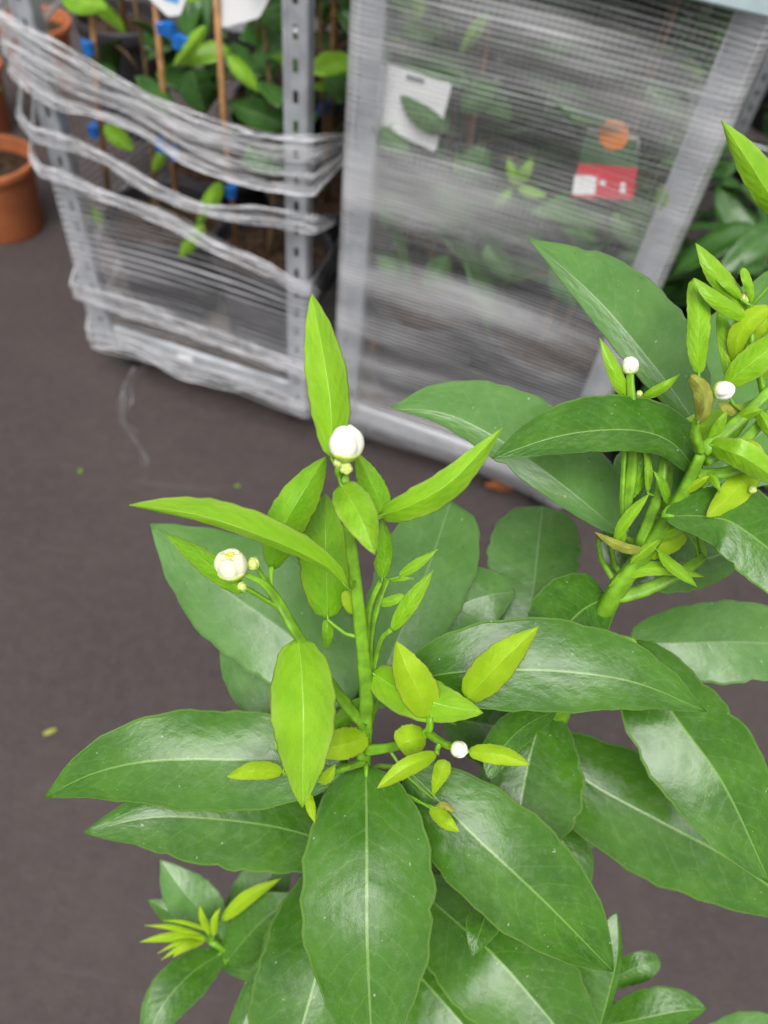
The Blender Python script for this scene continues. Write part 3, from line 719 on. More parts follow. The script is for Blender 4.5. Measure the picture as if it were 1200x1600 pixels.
# the shrub's own pot, under the foliage
def pot_profile(r, h, t=.004):
    return [(.001, .0), (r*.80, .0), (r*.82, .004), (r*.95, h*.86), (r*.955, h*.87), (r*1.03, h*.875), (r*1.05, h*.89), (r*1.06, h*.985), (r*1.045, h), (r*1.0, h), (r*.985, h*.98), (r*.95, h*.84), (r*.90, h*.70)]
b = MB(); b.lathe(pot_profile(.125, .25), 36)
sp = b.build('pot', M['blackpot'], shrub, (0, 0, 0))
def soil_mesh(r, z, seed):
    rn = random.Random(seed); v = [Vector((0, 0, z+.004))]; f = []; n = 24
    for k in range(1, 7):
        for j in range(n):
            a = 6.283*j/n; rr = r*k/6
            v.append(Vector((rr*math.cos(a), rr*math.sin(a), z+rn.uniform(-.004, .005)*(k < 6))))
    for j in range(n): f.append((0, 1+j, 1+(j+1) % n))
    for k in range(5):
        for j in range(n):
            a, c = 1+k*n+j, 1+k*n+(j+1) % n
            f.append((a, a+n, c+n, c))
    return v, f
v, f = soil_mesh(.121, .215, 3); new_obj('soil', v, f, M['soil'], shrub, (0, 0, 0))

# ------------------------------------------------------------------ trolleys
TW, TD, TH = .565, 1.35, 1.92
class Frame:
    def __init__(s, o, ang):
        s.o = Vector((o.x, o.y, 0)); s.a = ang
        s.u = Vector((math.cos(ang), math.sin(ang), 0)); s.d = Vector((-math.sin(ang), math.cos(ang), 0))
    def w(s, u, d, z): return s.o+s.u*u+s.d*d+Vector((0, 0, z))
    def face(s, x, y, off=0.0):
        """u, z where the view line through a photo point meets the front plane (pushed in by off)."""
        r = ray(x, y); q = s.w(0, off, 0)
        t = (q-CAM).dot(s.d)/r.dot(s.d); p = CAM+r*t
        return (p-s.o).dot(s.u), p.z
LT = Frame(G(156, 535, .10), math.radians(-13.5))
RT = Frame(G(526, 655, .10), math.radians(-15.7))

def trolley(fr, name, label, shelves=(), turned=False):
    root = empty(name, fr.o, fr.a); tag(root, label, 'trolley', 'plant trolleys')
    # posts: channels with a row of slots
    b = MB(); pw, sl, pitch, sh = .042, .010, .050, .022
    for s in (-1, 1):
        b.box(s*pw/2-.0015, s*pw/2+.0015, 0, .026, 0, TH)
        x0, x1 = sorted((s*sl/2, s*(pw/2-.0016)))
        b.box(x0, x1, .0, .0028, 0, TH)
        b.box(s*(pw/2-.004)-.003, s*(pw/2-.004)+.003, -.003, -.0002, 0, TH)
    z = .02
    while z < TH-.03:
        b.box(-sl/2+.0001, sl/2-.0001, .0002, .0026, z+(.001 if turned else sh), z+pitch); z += pitch
    me = None
    for (u, d, flip) in ((pw/2, 0, 0), (TW-pw/2, 0, 0), (pw/2, TD, 1), (TW-pw/2, TD, 1)):
        if me is None:
            o = b.build('post', M['steel'], root, (u, d, .10), False); me = o.data
        else:
            o = inst('post', me, root); o.location = (u, d, .10)
        if True:
            if bool(flip) != turned: o.rotation_euler = (0, 0, math.pi); o.location.y += -.026 if flip else .026
    # base frame rails and deck
    for (x0, x1, y0, y1) in ((.045, TW-.045, .004, .034), (.045, TW-.045, TD-.034, TD-.004), (.004, .034, .05, TD-.05), (TW-.034, TW-.004, .05, TD-.05)):
        b = MB(); b.box(x0, x1, y0, y1, .115, .165, .004); b.build('base_rail', M['steel'], root, (0, 0, 0), False)
    b = MB(); b.box(.012, TW-.012, .008, TD-.008, .167, .182, .003); b.build('deck_board', M['board'], root, (0, 0, 0), False)
    for (z, depth0) in shelves:
        b = MB(); b.box(.03, TW-.03, depth0, TD-.03, z, z+.012, .003); b.build('shelf_board', M['board'], root, (0, 0, 0), False)
        b = MB(); b.box(-.004, TW+.004, depth0-.034, depth0-.002, z-.016, z+.02, .004); b.build('shelf_rail', M['rail'], root, (0, 0, 0), False)
    for u, d in ((.05, .07), (TW-.05, .07), (.05, TD-.07), (TW-.05, TD-.07)):
        b = MB(); b.tube([Vector((-.014, 0, 0)), Vector((-.010, 0, 0)), Vector((.010, 0, 0)), Vector((.014, 0, 0))], [.042, .048, .048, .042], 20)
        w = b.build('castor_wheel', M['rubber'], root, (u, d, .049))
        b = MB(); b.box(-.022, -.018, -.02, .02, -.01, .06); b.box(.018, .022, -.02, .02, -.01, .06); b.box(-.022, .022, -.025, .025, .056, .0655)
        b.build('fork', M['steel'], w, (0, 0, 0), False)
    return root
tl = trolley(LT, 'plant_trolley', 'galvanised plant trolley on the left, its upper half loosely bound in bunched net')
tr_ = trolley(RT, 'plant_trolley', 'galvanised plant trolley wholly wrapped in white net, right of centre', shelves=((1.118, .003),), turned=True)
u0, z0 = LT.face(286, 541)
b = MB(); b.box(-.02, .02, -.0015, 0, -.010, .010, .0004); b.build('sticker', M['card'], tl, (u0, .002, .14), False)

def wrap_sheet(fr, name, z0, z1, mat, label, rows, topfn=None, off=.014, sag=.012, seed=1, cat='net'):
    rn = random.Random(seed)
    loop = []
    R = .02
    def corner(cx, cy, a0):
        for k in range(5):
            a = a0+math.pi/2*k/4
            loop.append((cx+R*math.cos(a), cy+R*math.sin(a), 0))
    def edge(x0, y0, x1, y1, nx, ny, n):
        for k in range(1, n):
            t = k/n; loop.append((x0+(x1-x0)*t, y0+(y1-y0)*t, math.sin(math.pi*t)))
    X0, X1, Y0, Y1 = -off, TW+off, -off, TD+off
    corner(X0+R, Y0+R, math.pi); edge(X0+R, Y0, X1-R, Y0, 0, -1, 44)
    corner(X1-R, Y0+R, 1.5*math.pi); edge(X1, Y0+R, X1, Y1-R, 1, 0, 26)
    corner(X1-R, Y1-R, 0); edge(X1-R, Y1, X0+R, Y1, 0, 1, 12)
    corner(X0+R, Y1-R, .5*math.pi); edge(X0, Y1-R, X0, Y0+R, -1, 0, 26)
    n = len(loop); v, f, uv = [], [], []
    cx, cy = TW/2, TD/2
    acc = [0]
    for k in range(n): acc.append(acc[-1]+math.dist(loop[k][:2], loop[(k+1) % n][:2]))
    phs = [rn.uniform(0, 6.28) for _ in range(6)]
    for i in range(rows+1):
        t = i/rows
        for k in range(n+1):
            x, y, s = loop[k % n]
            zt = z1 if topfn is None else topfn(x, y)
            z = z0+(zt-z0)*t
            zz = z
            g = s*sag*(1+.6*math.sin(z*23+phs[0])+.5*math.sin(z*51+phs[1]))+.003*math.sin(z*70+x*9+phs[2])*s
            if abs(y-Y0) < 1e-6 or abs(y-Y1) < 1e-6: y2 = y+(g if y < cy else -g); x2 = x
            else: x2 = x+(g if x < cx else -g); y2 = y
            wob = .006*math.sin(x*11+y*7+phs[3]) if i in (0, rows) else 0
            v.append(Vector((x2, y2, zz+wob))); uv.append((acc[k], z))
    m = n+1
    for i in range(rows):
        for k in range(n):
            a = i*m+k; f.append((a, a+1, a+m+1, a+m))
    o = new_obj(name, v, f, M[mat], None, fr.o, True, uv)
    ga = o.data.attributes.new('gather', 'FLOAT', 'POINT')
    gv = []
    for p in v:
        du = min(abs(p.x+off), abs(p.x-TW-off)); dd = min(abs(p.y+off), abs(p.y-TD-off))
        gv.append(-1.6 if du < .02 and dd > .06 else max(0.0, min(1.0, 1.5-max(du, dd)/.032)))
    ga.data.foreach_set('value', gv)
    o.rotation_euler = (0, 0, fr.a)
    tag(o, label, cat)
    return o
wrap_sheet(RT, 'wrapping_net', .085, 1.45, 'net_close', 'white knitted net wound closely round the whole right trolley', 60, seed=3)
# left trolley: an open sheet round the lower part
topz = LT.face(70, 262)[1], LT.face(462, 425)[1]
def lt_top(x, y):
    t = min(max(x/TW, 0), 1)
    return topz[0]+(topz[1]-topz[0])*t
wrap_sheet(LT, 'wrapping_net', .085, .5, 'net_open', 'open wound white net round the lower half of the left trolley', 26, topfn=lt_top, seed=5)

def band(fr, top, bot, mat, label, off=-.03, n=40, m=12, tailL=.5, tailR=.4, seed=1, lowcord=.003, strands=15, cordk=.9):
    """A bunched band of net: upper and lower edges as photo points on the trolley's front plane, carried on round both sides."""
    rn = random.Random(seed); ph = [rn.uniform(0, 6.28) for _ in range(5)]
    T = spline([fr.face(x, y, off) for x, y in top], n); B = spline([fr.face(x, y, off) for x, y in bot], n)
    v, f, uv = [], [], []; cols = []
    def pos(u, d, z): return Vector((u, d, z))
    (tu, tz), (bu, bz) = T[0], B[0]
    for k in range(6, 0, -1): cols.append((pos(min(tu, -.03), off+tailL*k/6, tz+.10*k/6), pos(min(bu, -.03), off+tailL*k/6, bz+.13*k/6)))
    for (a, b_) in zip(T, B): cols.append((pos(a[0], off, a[1]), pos(b_[0], off, b_[1])))
    (tu, tz), (bu, bz) = T[-1], B[-1]
    zm = (tz+bz)/2
    for k in range(1, 7):
        q_ = k/6; cols.append((pos(max(tu, TW+.02), off+tailR*q_, tz+(zm-tz)*.8*q_-.05*q_), pos(max(bu, TW+.02), off+tailR*q_, bz+(zm-bz)*.8*q_-.05*q_)))
    L = 0
    for i, (a, b_) in enumerate(cols):
        if i: L += (a-cols[i-1][0]).length
        for j in range(m+1):
            t = j/m; p = a.lerp(b_, t)
            fold = .006*math.sin(t*17+ph[0]+L*5)+.004*math.sin(t*31+ph[1]-L*9)+.005*math.sin(L*23+ph[2])
            p.y += fold; p.z += .003*math.sin(L*31+t*5+ph[3])
            v.append(p); uv.append((L, t))
    q = m+1
    for i in range(len(cols)-1):
        for j in range(m):
            a = i*q+j; f.append((a, a+1, a+q+1, a+q))
    o = new_obj('net_band', v, f, M[mat], None, fr.o, True, uv); o.rotation_euler = (0, 0, fr.a)
    # the separate stretched threads of the band
    b2 = MB(); nst = strands
    for k in range(nst):
        t0 = rn.random() if k > 4 else (.0, .02, .97, .99, 1.0)[k]
        amp = rn.uniform(.01, .07); fq = rn.uniform(2, 9); p0 = rn.uniform(0, 6.28); dr = rn.uniform(-.25, .25) if k > 4 else 0
        i0 = 0 if rn.random() < .7 else rn.randrange(0, len(cols)//2); i1 = len(cols) if rn.random() < .7 else rn.randrange(len(cols)//2+4, len(cols))
        pts = []
        for i in range(i0, i1):
            t = min(1.02, max(-.02, t0+dr*(i/len(cols)-.5)+amp*math.sin(i/len(cols)*fq+p0)))
            a, b_ = cols[i]; p = a.lerp(b_, t)
            p.y += -.004+.005*math.sin(i*.35+p0)+rn.uniform(-.001, .001); p.z += rn.uniform(-.0012, .0012)
            pts.append(p)
        rr = rn.choice((.0003, .0004, .0005, .0008)) if k > 4 else .0009*cordk
        b2.tube(pts, [rr*(1+.6*math.sin(i*1.1+p0)*math.sin(i*.31)) for i in range(len(pts))], 5)
    so = b2.build('strands', M['thread'], o, (0, 0, 0)); so['kind'] = 'stuff'
    tag(o, label, 'net', 'bunched net bands round the left trolley')
    return o
M['thread'] = plain('net_thread', (.84, .84, .87), .4, .5, var=.12, scale=60, transl=.25)
band(LT, [(-10, 12), (70, 58), (200, 128), (330, 186), (420, 208), (492, 212)], [(20, 118), (90, 165), (200, 196), (300, 258), (400, 288), (492, 304)], 'bunch', 'widest bunched net band slung across the top of the left trolley', seed=2, strands=34, cordk=1.2, tailR=.22)
band(LT, [(50, 196), (150, 232), (250, 290), (320, 318), (400, 322), (495, 338)], [(60, 222), (150, 250), (240, 302), (310, 328), (400, 348), (495, 362)], 'bunch2', 'middle thin bunched net band crossing the left trolley', seed=4, tailL=.07, tailR=.10)
band(LT, [(62, 258), (150, 290), (250, 330), (340, 376), (400, 402), (462, 436)], [(66, 272), (150, 304), (250, 346), (340, 392), (400, 420), (462, 452)], 'bunch2', 'lowest narrow net band slanting down the left trolley to its right post', seed=6, tailL=.07, tailR=.05)

band(LT, [(112, 440), (200, 466), (300, 502), (400, 538), (486, 568)], [(118, 462), (200, 490), (300, 524), (400, 560), (486, 590)], 'bunch3', 'pale net band stretched level across the left trolley just above its base', seed=8, strands=18, off=-.020, tailL=.3, tailR=.05, cordk=.6)
band(LT, [(136, 512), (200, 528), (300, 566), (400, 600), (480, 630)], [(146, 540), (200, 548), (300, 592), (400, 616), (480, 650)], 'bunch3', 'crumpled net hem hanging over the base rail of the left trolley', seed=10, strands=14, off=-.022, tailL=.3, tailR=.05, cordk=.5)

# ------------------------------------------------------------------ plants standing on the trolleys
def simple_leaf(name, mats, b=.8, fold=.18, droop=.25):
    rows = 9; lat = [-1, -.6, -.2, 0, .2, .6, 1]; v, uv, f = [], [], []
    a = .55; pk = a/(a+b); nm = pk**a*(1-pk)**b
    for k in range(rows+1):
        t = k/rows; w = max((max(t, 1e-4)**a)*((1-t)**b)/nm, .02)*.21
        for s in lat:
            v.append(Vector((t, s*w, -droop*t*t+abs(s)*w*fold+.012*math.sin(t*14+s*2)))); uv.append((t, (s+1)/2))
    c = len(lat)
    v, uv, f, mi = close_leaf(v, uv, rows+1, c, 0.0, Vector((0, 0, 1))) if False else (v, uv, [(k*c+j, k*c+j+1, (k+1)*c+j+1, (k+1)*c+j) for k in range(rows) for j in range(c-1)], None)
    # second skin for the underside
    N = len(v); low = [p+Vector((0, 0, -.006)) for p in v]
    lf = [tuple(i+N for i in reversed(q)) for q in f]
    me = bpy.data.meshes.new(name)
    bord = list(range(c))+[k*c+c-1 for k in range(1, rows+1)]+[rows*c+j for j in range(c-2, -1, -1)]+[k*c for k in range(rows-1, 0, -1)]
    rim = [(p, q, q+N, p+N) for p, q in zip(bord, bord[1:]+bord[:1])]
    me.from_pydata([tuple(p) for p in v+low], [], f+lf+[tuple(reversed(r)) for r in rim])
    for m in mats: me.materials.append(m)
    me.polygons.foreach_set('use_smooth', [True]*len(me.polygons))
    lay = me.uv_layers.new(name='UVMap'); u2 = uv+uv
    vi = [0]*len(me.loops); me.loops.foreach_get('vertex_index', vi)
    flat = []
    for i in vi: flat += u2[i]
    lay.data.foreach_set('uv', flat); me.update()
    return me
SL = [simple_leaf('shop_leaf', [M['shopleaf']], .8, .18, .25), simple_leaf('shop_leaf', [M['shopleaf']], .6, .3, .45), simple_leaf('shop_leaf', [M['shopleaf']], .7, .1, .1)]
SLB = [simple_leaf('shop_leaf', [M['shopleaf_bright']], .8, .2, .2), simple_leaf('shop_leaf', [M['shopleaf_bright']], .6, .25, .35)]
b = MB(); b.lathe(pot_profile(.130, .24), 28); _p = b.build('pot', M['blackpot']); POTM = _p.data; bpy.data.objects.remove(_p)
v, f = soil_mesh(.125, .205, 5); _p = new_obj('soil', v, f, M['soil']); SOILM = _p.data; bpy.data.objects.remove(_p)
b = MB(); b.tube([Vector((0, 0, -.012)), Vector((0, 0, .012))], [.013, .013], 10); b.box(.008, .026, -.006, .006, -.012, .012, .002); _p = b.build('tie', M['bluetie'], smooth=False); TIEM = _p.data; bpy.data.objects.remove(_p)

def orient(dirv, roll, size, at):
    x = dirv.normalized(); up = Vector((0, 0, 1))
    y = up.cross(x)
    y = y.normalized() if y.length > 1e-4 else Vector((0, 1, 0))
    z = x.cross(y)
    R = Matrix((x, y, z)).transposed() @ Matrix.Rotation(roll, 3, 'X')
    return Matrix.Translation(at) @ R.to_4x4() @ Matrix.Scale(size, 4)

def potted(loc, label, seed, height=.85, nleaf=30, lo=.30, canes=1, ties=2, bright=.12, lean=(0, 0), group=None, pot=None, potmesh=None, spread=1.0, cane_off=None, fr=None, lsize=1.0):
    rn = random.Random(seed)
    root = empty('potted_citrus', loc, 0); tag(root, label, 'potted plant', group)
    inst('pot', potmesh or POTM, root); inst('soil', SOILM, root)
    trunk = []
    for k in range(9):
        t = k/8
        trunk.append(Vector((lean[0]*t+.018*math.sin(t*4+seed), lean[1]*t+.018*math.cos(t*5+seed)-.018, .185+(height-.185)*t)))
    b = MB(); b.tube(trunk, [.007-.004*k/8 for k in range(9)], 8); b.build('stem', M['twig'], root, (0, 0, 0))
    for c in range(canes):
        o = cane_off or (.022, -.012)
        b = MB(); x, y = o[0]*(1-2*c), o[1]
        pts = [Vector((x, y, .17)), Vector((x+lean[0]*.5, y+lean[1]*.5, .17+(height-.1)*.5)), Vector((x+lean[0], y+lean[1], height+.12))]
        b.tube(pts, .0055, 8)
        for z in (.36, .62, .86):
            t = (z-.17)/(height-.05)
            if t < 1: b.tube([Vector((x+lean[0]*t, y+lean[1]*t, z-.004)), Vector((x+lean[0]*t, y+lean[1]*t, z)), Vector((x+lean[0]*t, y+lean[1]*t, z+.004))], [.0056, .0068, .0056], 8)
        b.build('cane', M['cane'], root, (0, 0, 0))
        for k in range(ties):
            z = rn.uniform(.42, .55)+k*.17; t = (z-.17)/(height-.05)
            if z < height: inst('tie', TIEM, root, Matrix.Translation((x*.5+lean[0]*t, y+lean[1]*t, z)) @ Matrix.Rotation(rn.uniform(0, 6), 4, 'Z'))
    for k in range(nleaf):
        t = lo+(1-lo)*(k+rn.random())/nleaf
        z = .185+(height-.185)*t
        base = trunk[0].lerp(trunk[-1], t)
        a = k*2.399+rn.uniform(-.5, .5)+seed
        rad = rn.uniform(.02, .11)*spread
        el = rn.uniform(-.5, .6)
        at = Vector((base.x+rad*math.cos(a), base.y+rad*math.sin(a), z+rad*.3))
        d = Vector((math.cos(a)*math.cos(el), math.sin(a)*math.cos(el), math.sin(el)))
        br = rn.random() < bright
        size = rn.uniform(.075, .13)*(.8 if br else 1)*lsize
        if fr is not None:      # keep the leaves within the load
            wp = root.location+at+d*size-fr.o
            lu, ld = wp.dot(fr.u), wp.dot(fr.d)
            if ld < .012:
                d = d-fr.d*d.dot(fr.d)*1.6; at = at+fr.d*max(0, .02-ld)
            if lu < .012 or lu > TW-.012: d = d-fr.u*d.dot(fr.u)*1.6
            at = at+fr.u*(max(0, .012-(root.location+at+d*size-fr.o).dot(fr.u))-max(0, (root.location+at+d*size-fr.o).dot(fr.u)-TW+.012))
            at = at+fr.d*max(0, .016-(root.location+at+d*size-fr.o).dot(fr.d))
        me = rn.choice(SLB if br else SL)
        inst('leaf', me, root, orient(d, rn.uniform(-.6, .6), size, at))
        if k % 5 == 0:   # a twig carrying this run of leaves
            b = MB(); b.tube([Vector((base.x, base.y, z-.03)), at*.5+Vector((base.x, base.y, z-.02))*.5, at+d*.02], [.003, .0025, .0015], 6); b.build('twig', M['twig'], root, (0, 0, 0))
    return root
DZ = .183
rows_d = [.15, .43, .80, 1.15]; cols_u = [.148, .417]
rn = ('front', 'second', 'third', 'rearmost'); cn = ('left', 'right')
for r, d in enumerate(rows_d):
    for c, u in enumerate(cols_u):
        potted(LT.w(u, d, DZ), f'potted citrus with bamboo cane, {rn[r]} row {cn[c]} side, on the left trolley', 11+r*2+c, height=(.80 if r == 0 else 1.1), nleaf=(16 if r == 0 else 60), lo=(.50 if r == 0 else .22), ties=(0 if r == 0 else 3), canes=(0 if r == 0 else 1), bright=(.4 if r == 0 else .14), group='potted citrus plants on trolleys', fr=LT, spread=1.2, lsize=1.15)
        potted(RT.w(u, d, DZ), f'potted citrus behind white net, {rn[r]} row {cn[c]} side, on the right trolley', 41+r*2+c, height=1.05, nleaf=(120 if r < 2 else 50), lo=.20, ties=0, canes=1, bright=.06, group='potted citrus plants on trolleys', fr=RT, spread=1.35, lsize=1.25)

# single leaves of those plants that show clearly
byname = {o['label']: o for o in COL.objects if o.name.startswith('potted_citrus')}
def shop(fr, row, col):
    side = 'left' if fr is LT else 'right'
    for k, o in byname.items():
        if f'{rn[row]} row {cn[col]} side, on the {side} trolley' in k: return o
def face_leaf(fr, row, col, p0, p1, off, w, mat='shopleaf_bright', bow=.0):
    def dist(p):
        u, z = fr.face(p[0], p[1], off); q = fr.w(u, off, z)
        return -(ROT.transposed() @ (q-CAM)).z
    mx, my = (p0[0]+p1[0])/2+bow, (p0[1]+p1[1])/2
    px_leaf(shop(fr, row, col), 'leaf', [p0, (mx, my), p1], [dist(p0), dist((mx, my))-.008, dist(p1)], w, w, .15, .3, a=.5, b=.66, mat=mat, rows=12, pet=False)
for a_ in [(LT, 0, 0, (95, -8), (170, 14), .05, 22), (LT, 0, 1, (322, 40), (270, 106), .05, 12), (LT, 0, 1, (355, 85), (408, 146), .08, 13), (LT, 0, 1, (450, 196), (356, 160), .10, 26, 'shopleaf'), (LT, 0, 1, (300, 108), (322, 178), .12, 30, 'shopleaf'),
           (LT, 0, 0, (163, 196), (210, 236), .06, 14), (LT, 0, 1, (346, 284), (308, 352), -.02, 14), (LT, 0, 1, (318, 350), (280, 404), -.025, 13), (LT, 0, 0, (160, 352), (140, 322), .04, 9), (LT, 0, 1, (410, 40), (460, 10), .10, 20, 'shopleaf'), (LT, 0, 1, (380, 232), (446, 272), .10, 22, 'shopleaf'), (LT, 0, 1, (240, 268), (262, 226), .08, 10),
           (RT, 0, 0, (764, 18), (718, 84), .03, 12), (RT, 0, 1, (806, 292), (794, 246), .03, 9), (RT, 0, 1, (810, 290), (832, 246), .03, 10), (RT, 0, 1, (808, 294), (856, 306), .03, 9), (RT, 0, 1, (800, 296), (770, 330), .03, 8), (RT, 0, 1, (1050, 286), (1026, 338), .03, 14), (RT, 0, 1, (1020, 400), (990, 470), .04, 12),
           (RT, 0, 0, (700, 205), (625, 150), .022, 24, 'shopleaf'), (RT, 0, 0, (640, 240), (580, 190), .022, 22, 'shopleaf'), (RT, 0, 0, (720, 170), (780, 130), .03, 22, 'shopleaf'), (RT, 0, 0, (680, 300), (740, 340), .03, 24, 'shopleaf'), (RT, 0, 1, (860, 420), (900, 480), .03, 18, 'shopleaf'), (RT, 0, 0, (700, 400), (660, 460), .03, 20, 'shopleaf'),
           (RT, 0, 0, (760, 230), (720, 290), .03, 24, 'shopleaf'), (RT, 0, 0, (620, 300), (600, 360), .03, 22, 'shopleaf'), (RT, 0, 1, (900, 130), (850, 180), .03, 22, 'shopleaf'), (RT, 0, 1, (1010, 130), (1070, 190), .03, 22, 'shopleaf'), (RT, 0, 1, (880, 330), (930, 380), .03, 22, 'shopleaf'), (RT, 0, 1, (1080, 250), (1040, 210), .03, 18, 'shopleaf'), (RT, 0, 0, (680, 60), (620, 40), .03, 18, 'shopleaf'), (RT, 0, 1, (840, 80), (900, 60), .03, 20, 'shopleaf'), (RT, 0, 0, (760, 380), (800, 440), .04, 20, 'shopleaf'), (RT, 0, 0, (590, 400), (640, 430), .04, 20, 'shopleaf'), (RT, 0, 1, (960, 330), (1000, 390), .04, 20, 'shopleaf'), (RT, 0, 1, (740, 120), (800, 190), .05, 24, 'shopleaf'),
           (RT, 0, 0, (640, 520), (668, 548), .11, 9, 'deadleaf'), (RT, 0, 0, (596, 526), (580, 548), .10, 8, 'deadleaf'), (RT, 0, 0, (606, 546), (612, 572), .10, 7, 'deadleaf')]:
    face_leaf(*a_)
def face_cane(fr, row, col, pts, off, r=.006):
    par = shop(fr, row, col); w = []
    for (x, y), o_ in zip(pts, off):
        u, z = fr.face(x, y, o_); w.append(fr.w(u, o_, z)-par.location)
    b = MB(); b.tube(w, r, 8); b.build('cane', M['cane'], par, (0, 0, 0))
def face_tie(fr, row, col, x, y, off, s=1.0):
    par = shop(fr, row, col); u, z = fr.face(x, y, off)
    inst('tie', TIEM, par, Matrix.Translation(fr.w(u, off, z)-par.location) @ Matrix.Rotation(x*.7, 4, 'Z') @ Matrix.Scale(s, 4))
face_cane(LT, 0, 0, [(140, -30), (152, 150), (176, 362)], [.06, .08, .12]); face_cane(LT, 0, 1, [(240, -20), (256, 150), (284, 380)], [.06, .08, .12]); face_cane(LT, 0, 1, [(336, -30), (350, 190), (376, 436)], [.06, .08, .12])
for x, y in ((138, 75), (146, 204)): face_tie(LT, 0, 0, x, y, .05, .85)
for x, y in ((250, 226), (272, 240), (361, 300), (278, 64), (265, 45)): face_tie(LT, 0, 1, x, y, .05, .85)
# a big black tub standing deeper in the left trolley
tub = G(190, 22, .50); tub = Vector((tub.x, tub.y, DZ))
tr0 = empty('black_tub', tub); tag(tr0, 'large matt black tub at the upper left of the left trolley', 'tub')
b = MB(); b.lathe(pot_profile(.125, .315), 32); b.build('tub_body', M['blackpot'], tr0, (0, 0, 0))
v, f = soil_mesh(.118, .27, 9); new_obj('soil', v, f, M['soil'], tr0, (0, 0, 0))
b = MB(); b.tube([Vector((0, 0, .26)), Vector((.01, 0, .5)), Vector((0, .01, .8))], [.010, .009, .006], 8); b.build('stem', M['cane'], tr0, (0, 0, 0))
print('tub', (tub-LT.o).dot(LT.u), (tub-LT.o).dot(LT.d))

# neighbouring trolley at the far right, its plants in shade
XT = Frame(RT.w(TW+.30, .95, 0), math.radians(-15.7))
trolley(XT, 'plant_trolley', 'shaded plant trolley at the right edge, behind the net wrapped one', shelves=((.62, .05),))
for r, d in enumerate((.15, .48)):
    for c, u in enumerate(cols_u):
        potted(XT.w(u, d, DZ), f'shaded potted citrus on the right edge trolley, {rn[r]} row {cn[c]} side', 71+r*2+c, height=.9, nleaf=60, ties=0, canes=0, bright=.03, lo=.05, spread=1.4, group='potted citrus plants on trolleys')
for k, (u, d) in enumerate(((.20, .30), (.22, .62), (.50, .45))):
    potted(RT.w(TW+u, d, 0), f'shaded citrus in a pot on the ground beside the right trolley, {("nearest", "second", "outermost")[k]} of three', 81+k, height=.72, nleaf=80, ties=0, canes=0, bright=.02, lo=.02, spread=1.5, lsize=1.2, group='pots on the ground beside the right trolley')
# a row of trolleys behind
for i, (x, y, a) in enumerate(((-1.05, 3.35, -.1), (-.35, 3.25, -.2), (.35, 3.1, -.2), (1.05, 2.9, -.25))):
    BT = Frame(Vector((x, y, 0)), a)
    trolley(BT, 'plant_trolley', ('unwrapped trolley in the row behind, %s' % ('at the far left', 'seen through the left trolley', 'seen behind the gap between the two trolleys', 'at the far right')[i]), shelves=((.70, .05),))
    for c, u in enumerate(cols_u):
        potted(BT.w(u, .16, DZ), f'potted citrus low on the rear row trolley, {("far left", "second from left", "third from left", "far right")[i]}, {cn[c]} side', 91+i*2+c, height=.62, nleaf=50, lo=.1, spread=1.4, ties=0, bright=.1, canes=0, group='potted citrus plants on trolleys')

# ------------------------------------------------------------------ separate leaves that show in front of the nets' plants
def hang_label(name, fr, corners, off, label, mats, prints, t=.0012):
    """A card on the plane 'off' behind the trolley front; corners are photo points (top left, top right, bottom right, bottom left)."""
    pts = [fr.face(x, y, off) for x, y in corners]
    c = Vector((sum(p[0] for p in pts)/4, off, sum(p[1] for p in pts)/4))
    root = empty(name, fr.w(c.x, c.y, c.z), fr.a); tag(root, label, 'plant label')
    def quad(nm, q, y0, y1, mat):
        N = len(q)
        v = [Vector((p[0]-c.x, y0, p[1]-c.z)) for p in q]+[Vector((p[0]-c.x, y1, p[1]-c.z)) for p in q]
        f = [tuple(range(N)), tuple(range(2*N-1, N-1, -1))]+[(k, k+N, (k+1) % N+N, (k+1) % N) for k in range(N)]
        return new_obj(nm, v, f, M[mat], root, (0, 0, 0), False)
    # rounded card corners
    q = []
    for k in range(4):
        p = Vector(pts[k]); a = Vector(pts[k-1]); b_ = Vector(pts[(k+1) % 4]); r = .007
        p1 = p+(a-p).normalized()*r; p2 = p+(b_-p).normalized()*r
        for s in range(5):
            t_ = s/4; q.append(tuple((p1*(1-t_)+p*t_)*(1-t_)+(p*(1-t_)+p2*t_)*t_))
    quad('card', q, 0, t, mats)
    for i, (nm, poly, mat) in enumerate(prints):
        quad(nm, [fr.face(x, y, off) for x, y in poly], -.0006-.0004*i, -.0001-.0004*i if i else -.0001, mat)
    return root
def circ(x, y, r, n=20, sx=1): return [(x+r*sx*math.cos(6.283*k/n), y+r*math.sin(6.283*k/n)) for k in range(n)]
hang_label('plant_label', RT, [(600, 98), (706, 131), (680, 238), (584, 192)], .035, 'large white plant label behind the net, upper left of the right trolley', 'card', [('printed_mark', [(636, 116), (664, 124), (662, 133), (634, 125)], 'ink')])
M['shopgreen'] = plain('green_print', (.05, .14, .05), .4, .45, var=.3, scale=40)
hang_label('plant_label', RT, [(915, 200), (1000, 215), (988, 312), (893, 308)], .035, 'red and green label with a printed orange, behind the net of the right trolley', 'card',
           [('green_print', [(914, 203), (998, 217), (995, 262), (904, 255)], 'shopgreen'), ('red_panel', [(904, 255), (996, 262), (989, 311), (894, 307)], 'red'), ('fruit_print', circ(959, 210, 24), 'orange'), ('price_sticker', [(898, 273), (933, 275), (930, 304), (895, 302)], 'card'), ('lettering', [(938, 281), (947, 282), (946, 289), (937, 288)], 'card'), ('lettering', [(970, 284), (978, 285), (977, 302), (969, 301)], 'card')])
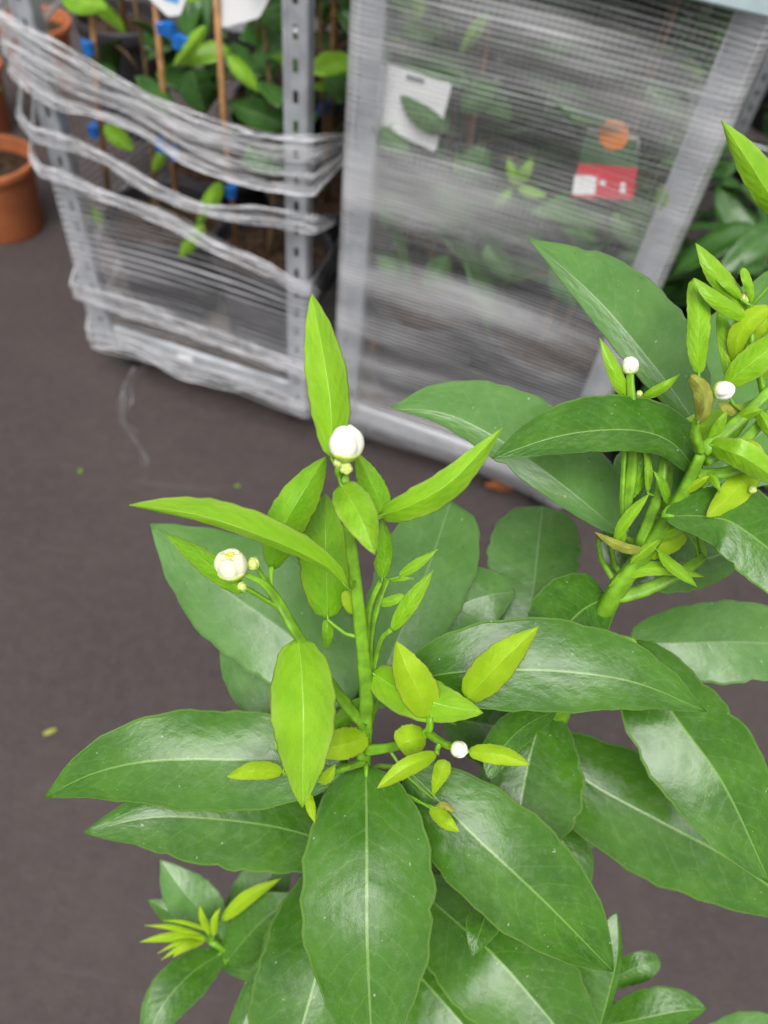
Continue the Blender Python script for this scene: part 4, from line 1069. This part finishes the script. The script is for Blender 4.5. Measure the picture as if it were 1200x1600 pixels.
hang_label('plant_label', LT, [(205, -30), (300, -30), (282, 24), (262, 26)], .05, 'white tag with blue print at the top of the left trolley', 'card', [('blue_print', [(252, -20), (285, -20), (278, 6), (256, 0)], 'skyblue')])
hang_label('plant_label', LT, [(330, -30), (430, -20), (405, 28), (345, 44)], .07, 'folded white tag among the leaves at the top of the left trolley', 'card', [])

# ------------------------------------------------------------------ terracotta pots at the left edge
TP = []
def clay(loc, r, h, label, seed, stalk=True):
    root = empty('terracotta_pot', loc); tag(root, label, 'pot', 'terracotta pots by the left trolley')
    b = MB(); b.lathe(pot_profile(r, h), 40); b.build('pot_body', M['terracotta'], root, (0, 0, 0))
    v, f = soil_mesh(r*.95, h*.80, seed); new_obj('soil', v, f, M['soil'], root, (0, 0, 0))
    if stalk:
        b = MB(); b.tube([Vector((0, 0, h*.75)), Vector((.01, 0, h+.15)), Vector((0, .02, h+.5))], [.007, .006, .004], 8); b.build('stem', M['twig'], root, (0, 0, 0))
        rn_ = random.Random(seed)
        for k in range(16):
            a = k*2.4; z = h+.2+.02*k
            inst('leaf', rn_.choice(SL), root, orient(Vector((math.cos(a), math.sin(a), rn_.uniform(-.3, .5))), rn_.uniform(-.5, .5), rn_.uniform(.08, .12), Vector((.02*math.cos(a), .02*math.sin(a), z))))
clay(G(14, 352, 0), .125, .22, 'terracotta coloured pot on the ground at the left edge of the picture', 1)
clay(G(-30, 200, 0), .125, .22, 'terracotta coloured pot behind the front one at the left edge', 2)
clay(G(75, 130, 0), .125, .22, 'terracotta coloured pot half hidden behind the left trolley post', 3, False)

# ------------------------------------------------------------------ small things on the ground
def ground_leaf(x, y, size, ang, mat, label, cat='leaf', droop=.2, group=None, name='fallen_leaf'):
    me = simple_leaf(name, [M[mat]], .6, .35, droop)
    o = inst(name, me); p = G(x, y, 0)
    o.matrix_world = Matrix.Translation(p+Vector((0, 0, .004+size*droop))) @ Matrix.Rotation(ang, 4, 'Z') @ Matrix.Scale(size, 4)
    tag(o, label, cat, group)
ground_leaf(755, 766, .075, .15, 'deadleaf', 'curled rust brown dead leaf on the ground below the right trolley')
ground_leaf(68, 1150, .026, .6, 'withered', 'small dull yellow green leaf fragment on the ground at the far left', 'leaf fragment', .05)
ground_leaf(366, 762, .016, .3, 'shopleaf_bright', 'upper of two tiny green flecks on the ground left of the top bud', 'leaf fragment', .05)
ground_leaf(370, 822, .022, 1.2, 'shopleaf_bright', 'lower tiny green fleck on the ground above the long young leaf', 'leaf fragment', .05)
ground_leaf(126, 742, .016, 1.9, 'shopleaf_bright', 'tiny green fleck alone on the ground left of the film strand', 'leaf fragment', .05)
# loose strand of film trailing from the left trolley
sp_ = spline([(214, 560), (196, 596), (184, 640), (196, 678), (216, 700), (222, 728)], 30)
vv, ff, uu = [], [], []
for k, (x, y) in enumerate(sp_):
    p = G(x, y, .006+.004*math.sin(k*.9)); q = G(x+15+6*math.sin(k*.7), y+2, .010+.006*math.sin(k*1.3))
    for j in range(5): vv.append(p.lerp(q, j/4)+Vector((0, 0, .004*math.sin(j*1.6+k)))); uu.append((k*.012, j/4))
for k in range(30):
    for j in range(4):
        a = k*5+j; ff.append((a, a+1, a+6, a+5))
st_ = new_obj('film_strand', vv, ff, M['wisp'], None, None, True, uu)
tag(st_, 'loose white strand of wrapping film lying on the ground by the left trolley', 'film')
